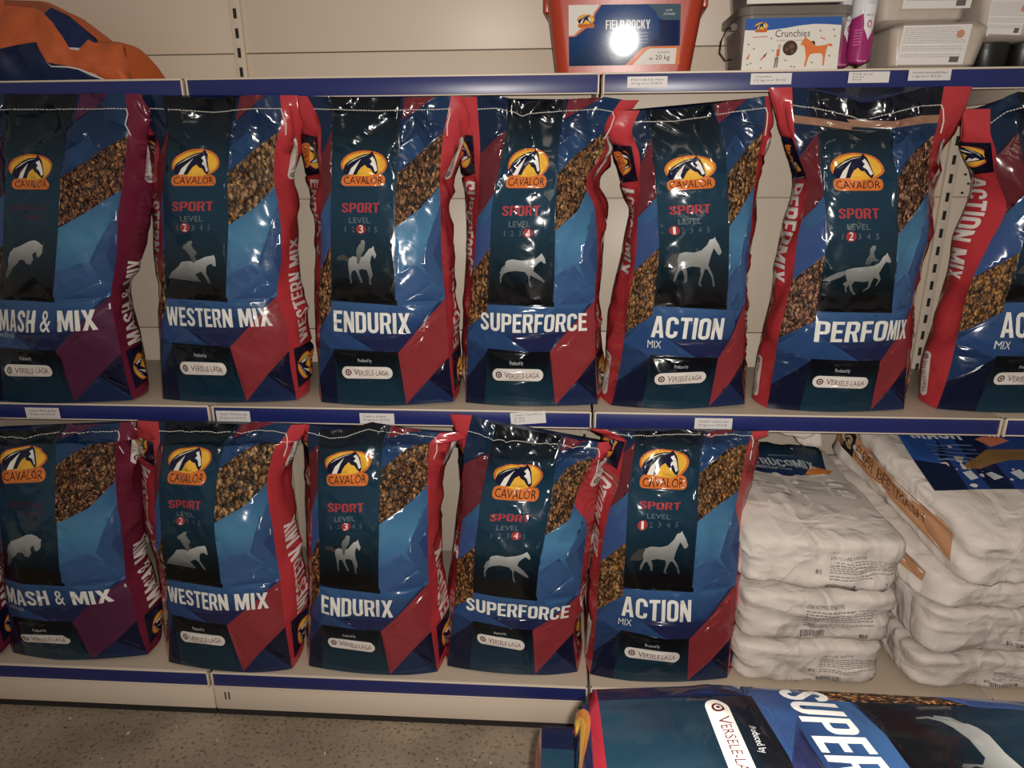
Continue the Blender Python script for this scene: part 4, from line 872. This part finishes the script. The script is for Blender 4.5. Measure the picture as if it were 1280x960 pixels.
# red bucket
ORANGE = mat('red_plastic', (158, 52, 30), .33, spec=.5, bump=[('noise', 60, .0006, .2)])
t = empty('bucket', 'orange-red plastic bucket with a blue FIELD ROCKY label on the top shelf', 'bucket', None, (.06, -.205, H1+.001)); off = t.location[:]
xa, xb, ya, yb = -.100, .218, -.308, -.100
def bx_(z): k = (z-H1)/.155; return xa-.020*k, xb+.020*k, ya-.0225*k, yb+.014*k
R = []
for z in (H1+.001, H1+.004, H1+.30): a = bx_(z); R.append(rring(*a, .035 if z > H1+.002 else .032, z))
ins = []
for z in (H1+.30, H1+.01): a = bx_(z); ins.append(rring(a[0]+.003, a[1]-.003, a[2]+.003, a[3]-.003, .032, z))
prism(R+ins, 'bucket_body', ORANGE, t, off, True, True)
for z0, z1, g in ((H1+.142, H1+.152, .009), (H1+.215, H1+.225, .006)):
    a = bx_(z0); rg = [rring(a[0]-q, a[1]+q, a[2]-q, a[3]+q, .035, zz) for q, zz in ((0.0005, z0), (g, z0+.001), (g, z1), (.0005, z1))]
    if z0 < H1+.2:
        for s in (-1, 1):     # rib tabs at the two ends
            xx = a[0] if s < 0 else a[1]
            b = MB().box(min(xx, xx+s*.013), max(xx, xx+s*.013), ya+.03, yb-.03, z0, z0+.05); b.V = [tuple(Vector(p)-Vector(off)) for p in b.V]; b.build('side_rib', ORANGE, t, .003)
    else: prism(rg, 'rim_ring', ORANGE, t, off, False, False)
A = Art(190, 940, -437, -28, 60); N = lambda p: np.array([(a, -b) for a, b in p], float)
A.add([N([(190,28),(940,28),(940,437),(190,437)])], grad([(-437, (12, 40, 74)), (-250, (10, 52, 104)), (-28, (10, 56, 112))]))
A.add([N([(800,130),(930,130),(930,312),(700,312),(760,262),(800,262)])], (12, 28, 72))
A.add([N([(720,28),(940,28),(940,135),(830,135),(800,120),(770,70)])], (62, 84, 98))
A.add([N([(190,28),(415,28),(372,88),(350,150),(290,195),(235,236),(190,238)])], (196, 110, 66)); A.add([N([(190,28),(403,28),(362,80),(340,140),(270,185),(225,228),(190,230)])], (206, 200, 192))
A.add([N([(575,437),(685,325),(730,310),(940,308),(940,437)])], (206, 112, 62)); A.add([N([(625,437),(720,336),(745,324),(920,324),(912,433)])], (206, 200, 192))
lg = Art(0, 1, 0, 1, 1)
logo(A, 308, -135, 2.05)
A.add(block_loops('FIELD ROCKY', 442, 740, -190, -130), (206, 206, 204))
for i, (a, b) in enumerate(((485, 730), (505, 728), (570, 728), (600, 725))): A.add([N([(a, 218+i*22), (b, 214+i*22), (b, 219+i*22), (a, 223+i*22)])], (120, 140, 160))
A.add(text_loops('LICK', 842, 886, -76, -62, 2, .02), (190, 196, 198)); A.add(text_loops('STONES', 828, 904, -101, -87, 2, .02), (190, 196, 198))
A.add(text_loops('e', 737, 764, -402, -382, 2), (50, 50, 56)); A.add(text_loops('20 kg', 780, 874, -402, -370, 2, .005), (50, 50, 56)); A.add([N([(792,348),(875,346),(875,356),(792,358)])], (170, 164, 158))
def fr(px, py):
    z = at(px, py, -.336)[2]; k = (z-H1)/.155; p = at(px, py, ya-.0225*k-.0012); return (p[0], ya-.0225*k-.0012, p[2])
t.rotation_euler = (0, 0, math.radians(-4.5))
label_on('product_label', A, [fr(715.6, 82), fr(853, 81), fr(716, 5), fr(856, 5.5)], t, off, GLOSS)
# tub of horse biscuits, with a second one on top
CLEAR = mat('cloudy_clear_plastic', (196, 186, 176), .25, spec=.5, alpha=.30)
COOK = mat('biscuits', (72, 56, 46), .7, noisecol=((120, 98, 80), 38, .35, .7), bump=[('noise', 50, .008, .8)])
def biscuit_tub(z0, lab, handle):
    t = empty('biscuit_tub', lab, 'tub', 'clear tubs of horse biscuits on the top shelf', (.43, -.215, z0)); off = t.location[:]
    x0, x1, y0, y1 = .318, .560, -.318, -.11
    g = [rring(x0+.012-.012*k, x1-.012+.012*k, y0+.008-.008*k, y1-.008+.008*k, .026, z0+.001+.118*k) for k in (0, .5, 1)]
    prism(g, 'tub_wall', CLEAR, t, off)
    g = [rring(x0+.017-.010*k, x1-.017+.010*k, y0+.013-.008*k, y1-.013+.008*k, .024, z0+.004+.098*k) for k in (0, .5, 1)]
    prism(g, 'biscuits', COOK, t, off)
    prism([rring(x0-.006, x1+.006, y0-.006, y1+.006, .03, z0+z) for z in (.119, .136)]+[rring(x0+.01, x1-.01, y0+.01, y1-.01, .02, z0+.139)], 'lid', mat('cloudy_lid', (120, 110, 102), .3, alpha=.75), t, off)
    hd = MB(); c = Vector((x0-.005, -.25, z0+.105))-Vector(off)
    for s in (0, 1):
        if s: c = Vector((x1+.005, -.25, z0+.105))-Vector(off)
        hd.tube([c+Vector((0, -.010, 0)), c+Vector((0, .010, 0))], .008, 8)
    hd.build('handle_pivot', mat('cloudy_lid', (120, 110, 102)), t)
    c = Vector((x0-.012, -.262, z0+.103))-Vector(off)
    MB().tube([c, c+Vector((-.010, -.004, -.002)), c+Vector((-.022, -.008, -.030)), c+Vector((-.024, -.010, -.055)), c+Vector((-.010, -.012, -.072)), c+Vector((.006, -.012, -.070))], .0016, 6).build('wire_handle', mat('dark_wire', (46, 42, 40), .4, metal=.6), t, smooth=True)
    A = Art(300, 1075, -580, -155, 60)
    A.add([N([(300,155),(1075,155),(1075,580),(300,580)])], (212, 206, 196))
    A.add([N([(300,155),(1075,155),(1075,222),(960,212),(860,208),(740,218),(620,236),(480,250),(300,245)])], (34, 84, 160))
    logo(A, 432, -225, 1.85)
    A.add(text_loops('Crunchies', 550, 830, -305, -248, 2, .004), (46, 46, 50)); A.add(text_loops('healthy horse snacks', 565, 780, -338, -324, 1, .0), (150, 70, 60)); A.add([N([(370,298),(490,294),(490,302),(370,306)])], (190, 120, 120))
    A.add([ell(680, -393, 60, 60, 18)], (70, 50, 38)); A.add([ell(690, -380, 22, 20, 9), ell(655, -405, 16, 14, 8), ell(700, -420, 14, 12, 8)], (104, 76, 54))
    A.add([N([(762,365),(795,303),(812,322),(850,345),(880,375),(900,382),(960,374),(1000,362),(1020,372),(1015,388),(1000,386),(985,380),(975,410),(970,450),(965,540),(953,540),(950,460),(935,440),(870,440),(845,450),(830,490),(820,545),(806,545),(815,470),(800,400),(785,370),(770,378)])], (214, 110, 40))
    A.add([N([(845,342),(870,340),(882,365),(872,372)])], (60, 40, 34))
    A.add([N([(575,400),(600,395),(600,455),(572,460)])], (196, 96, 50)); A.add([N([(565,465),(595,460),(592,548),(582,548),(580,480),(575,550),(562,550)])], (120, 112, 104)); A.add([ell(595, -378, 13, 18, 10)], (190, 160, 130))
    A.add([N([(440,490),(470,450),(485,460),(455,485)])], (206, 92, 44)); A.add([N([(470,450),(500,420),(485,460)])], (60, 70, 44)); A.add([N([(330,478),(352,435),(362,425),(350,478)])], (206, 100, 56)); A.add([N([(915,308),(955,325),(960,335),(920,320)])], (196, 90, 50))
    for x, y in ((520,315),(340,358),(385,393),(540,410),(650,490),(700,540),(725,545),(345,520),(370,510),(455,548),(865,512),(910,262),(1015,255),(1030,308),(1000,462)): A.add([N([(x-8,y-3),(x+6,y-6),(x+9,y+4),(x+2,y+7)])], (84, 78, 74))
    dz = z0-H1; c = [np.array(fr2) for fr2 in (at(926, 91, -.3205), at(1046, 88.5, -.3205), at(932.5, 24, -.3270), at(1053, 21, -.3270))]
    for q in c: q[2] += dz+.001
    label_on('product_label', A, c, t, off)
biscuit_tub(H1, 'clear tub with a white CRUNCHIES label standing on the top shelf', True)
biscuit_tub(H1+.142, 'second biscuit tub, stacked on the tub with the CRUNCHIES label', True)
# two spray cans
def can(x, y, lab, sd):
    t = empty('spray_can', lab, 'spray can', 'white and purple spray cans', (x, y, H1+.001)); r = .0265
    n = 28; A = Art(-math.pi, math.pi, 0, .155, .02)
    A.add([np.array([(-math.pi, 0), (math.pi, 0), (math.pi, .155), (-math.pi, .155)])], (200, 200, 206))
    A.add([np.array([(-math.pi, .012), (math.pi, .008), (math.pi, .112), (1.0, .118), (.9, .085), (.45, .062), (.05, .085), (-.15, .116), (-1.2, .108), (-math.pi, .112)])], (150, 22, 96))
    A.add([np.array([(.0, .086), (.45, .064), (.92, .088), (.95, .135), (-.05, .135)])], (214, 212, 214))
    A.add([ell(.45, .095, .22, .0085, 12)], (176, 96, 110)); A.add([ell(.45, .094, .10, .005, 10)], (226, 220, 218)); A.add(text_loops('FRICK', .12, .78, .110, .115, 1, .02), (60, 60, 66))
    for i in range(6): A.add([np.array([(-.75, .082-i*.006), (-.05-.02*i, .082-i*.006), (-.05-.02*i, .084-i*.006), (-.75, .084-i*.006)])], (190, 90, 150))
    A.add(text_loops('200 ml', -.1, .5, .016, .021, 1, .02), (226, 190, 214))
    P, T, C, S = A.cut(); a = P[:, 0]-.2; rr_ = np.where(P[:, 1] < .003, r*.94, r)
    Q = np.stack([rr_*np.sin(a), -rr_*np.cos(a), P[:, 1]], 1); mesh_part('can_body', Q, T, C, S != 'x', PRINTL, t)
    R = [[(q*math.cos(k*2*math.pi/n), q*math.sin(k*2*math.pi/n), z) for k in range(n)] for q, z in ((r, .154), (r*.98, .158), (r*.80, .166), (r*.78, .205), (r*.6, .210))]
    prism(R, 'cap', mat('white_cap', (200, 200, 208), .3), t)
can(.592, -.300, 'front white and purple spray can right of the CRUNCHIES tub', 1)
can(.572, -.238, 'rear spray can, mostly hidden behind the front one', 2)
# clear trays of mineral blocks
BLOCK = mat('mineral_block', (176, 158, 142), .5, noisecol=((206, 192, 176), 60, .3, .75), bump=[('noise', 80, .002, .5)])
def tray(x0, x1, y0, y1, z0, z1, lab, q, sl=.0, name='mineral_tub', lean=0, tap=.010, cat='tub', labs=(210, 204, 200)):
    t = empty(name, lab, cat, 'clear tubs with mineral blocks', ((x0+x1)/2, (y0+y1)/2, z0)); off = t.location[:]
    def rg(g, z, k): return [(p[0]+lean*(z-z0), p[1]+sl*(z-z0), z) for p in rrect(x0+g-tap*k, x1-g+tap*k, y0+g, y1-g, .022, 5)]
    h = z1-z0
    prism([rg(.014, z0, 0), rg(.002, z0+.010, 0), rg(.0, z0+h*.5, .5), rg(0, z1-.012, 1), rg(.012, z1, 1)], 'tub_wall', mat('tray_plastic', (206, 194, 182), .22, alpha=.45), t, off)
    prism([rg(.017, z0+.003, 0), rg(.006, z0+.013, 0), rg(.004, z1-.016, .8), rg(.016, z1-.004, .8)], 'mineral_block', BLOCK, t, off)
    A = Art(0, 100, 0, 60, 8); A.add([np.array([(0, 0), (100, 0), (100, 60), (0, 60)], float)], labs)
    rr = random.Random(int(x0*1000))
    for i in range(15):
        y = 55-i*3.1; x = 4
        if i in (8, 12): continue
        while x < (80 if i < 6 else 92):
            l = rr.uniform(2, 7); A.add([np.array([(x, y), (x+l, y), (x+l, y+.9), (x, y+.9)])], (158, 150, 150)); x += l+1.2
    A.add([rrect(78, 92, 3.5, 12, .1, 1)], (96, 88, 88)); A.add([ell(86, 46, 6, 6.5, 14)], (186, 130, 104)); A.add([np.array([(4, 19.5), (92, 19.5), (92, 20.2), (4, 20.2)])], (230, 226, 222)); A.add([np.array([(4, 30.5), (60, 30.5), (60, 31), (4, 31)])], (230, 226, 222))
    label_on('product_label', A, q, t, off)
L4 = lambda y: [at(1119.5, 81, y), at(1203, 80.5, y), at(1130, 32, y), at(1216, 30, y)]
tray(.662, .858, -.312, -.16, H1+.001, H1+.100, 'clear tub of pale mineral blocks with a white label at the shelf front', L4(-.3145), name='mineral_tub', lean=.06)
q = L4(-.27); q = [p+np.array([-.005, .0, .118]) for p in q]
tray(.642, .838, -.265, -.10, H1+.103, H1+.24, 'large pale mineral tub resting behind and above the front one', q, name='mineral_tub', lean=.02)
q = [at(1232, 42, -.302), at(1275, 44, -.302), at(1240, 0, -.302), at(1290, 0, -.302)]
tray(.862, 1.03, -.298, -.13, H1+.062, H1+.20, 'grey-white clear tub at the upper right corner, standing on a dark pail', q, name='mineral_tub')
BLK2 = mat('black_plastic', (20, 19, 20), .4)
for x0, x1, l in ((.866, .944, 'black pail between the mineral tubs at the upper right'), (.950, 1.03, 'black pail cut off by the right edge of the photo on the top shelf')):
    t = empty('black_pail', l, 'pail', 'black pails on the top shelf', ((x0+x1)/2, -.21, H1+.001)); off = t.location[:]
    def rg(g, z): return [(p[0], p[1], z) for p in rrect(x0+g, x1-g, -.292+g, -.13-g, .03, 5)]
    prism([rg(.006, H1+.001), rg(.002, H1+.01), rg(0, H1+.045)], 'pail_body', BLK2, t, off); prism([rg(-.0005, H1+.045), rg(-.0005, H1+.057), rg(.004, H1+.060)], 'lid', BLK2, t, off)
# slumped orange and blue bag at the left end
t = empty('slumped_bag', 'slumped orange and dark blue paper bag at the left end of the top shelf', 'bag', None, (-1.45, -.2, H1+.001)); off = np.array(t.location)
A = Art(-700, 1030, -640, 20, 40)
A.add([N([(-700,-20),(1030,-20),(1030,640),(-700,640)])], (196, 88, 30))
A.add([N([(-700,390),(-300,400),(0,390),(300,325),(340,390),(405,490),(620,530),(840,640),(-700,640)])], grad([(-640, (14, 34, 78)), (-330, (18, 30, 62))], 1))
A.add([N([(400,490),(420,512),(560,520),(650,538),(740,580),(850,640),(826,640),(720,590),(640,548),(560,532),(415,522)])], (206, 196, 190))
A.add([N([(375,40),(540,110),(760,290),(735,335),(690,310),(650,380),(560,372),(500,280),(430,180),(340,100)])], (16, 32, 78)); A.add([N([(560,372),(650,380),(640,398),(565,388)])], (206, 196, 190))
A.add([N([(280,-20),(375,40),(345,98),(230,50),(0,30),(0,-20)])], (150, 74, 40))
P, T, C, S = A.cut()
def slump(x, b):
    ox = np.array([-700, -300, 0, 280, 370, 520, 740, 760, 860, 950, 975, 1030]); oy = np.array([30, -10, -12, -4, 45, 118, 300, 335, 322, 345, 385, 640])
    top_ = np.interp(x, ox, oy); pyt = top_/6.4; px = x/6.4
    Pt = at(px, pyt, -.285); Pb = at(px, 98.5, -.315)
    z0 = H1+.002; z = z0+np.maximum(Pt[..., 2]-z0, .004)*b; X = Pb[..., 0]*(1-b)+Pt[..., 0]*b
    y = -.325+.055*b**2.2+.018*(1-b)**4; n = (noise(x/90, b*4, 4)-.5)*.018+(ridge(x/140+b, b*3-x/200, 6)**3-.3)*.012
    return np.stack([X, y+n*np.clip(8*(1-b), 0, 1), z], -1)
topy = np.interp(P[:, 0], [-700, -300, 0, 280, 370, 520, 740, 760, 860, 950, 975, 1030], [30, -10, -12, -4, 45, 118, 300, 335, 322, 345, 385, 640])
b = np.clip((632+P[:, 1])/np.maximum(632-topy, 8), 0, 1)
mesh_part('front_panel', slump(P[:, 0], b)-off, T, C, S != 'x', PRINTP, t)
xs = np.linspace(-700, 1030, 60); V = []; Fc = []
for j, k in enumerate(np.linspace(0, 1, 8)):
    q = slump(xs, np.ones(60)); q[:, 1] += k*.20; q[:, 2] = H1+.002+(q[:, 2]-H1-.002)*(1-k**2.5)*1.0+.012*np.sin(k*3.1)*np.clip((q[:, 2]-H1)*8, 0, 1); V += list(q-off)
for j in range(7): Fc += [(j*60+i, j*60+i+1, (j+1)*60+i+1, (j+1)*60+i) for i in range(59)]
obj('back_panel', V, Fc, mat('orange_paper', (196, 88, 30), .6, bump=[('crease', 8, .006, .4)]), t, True)
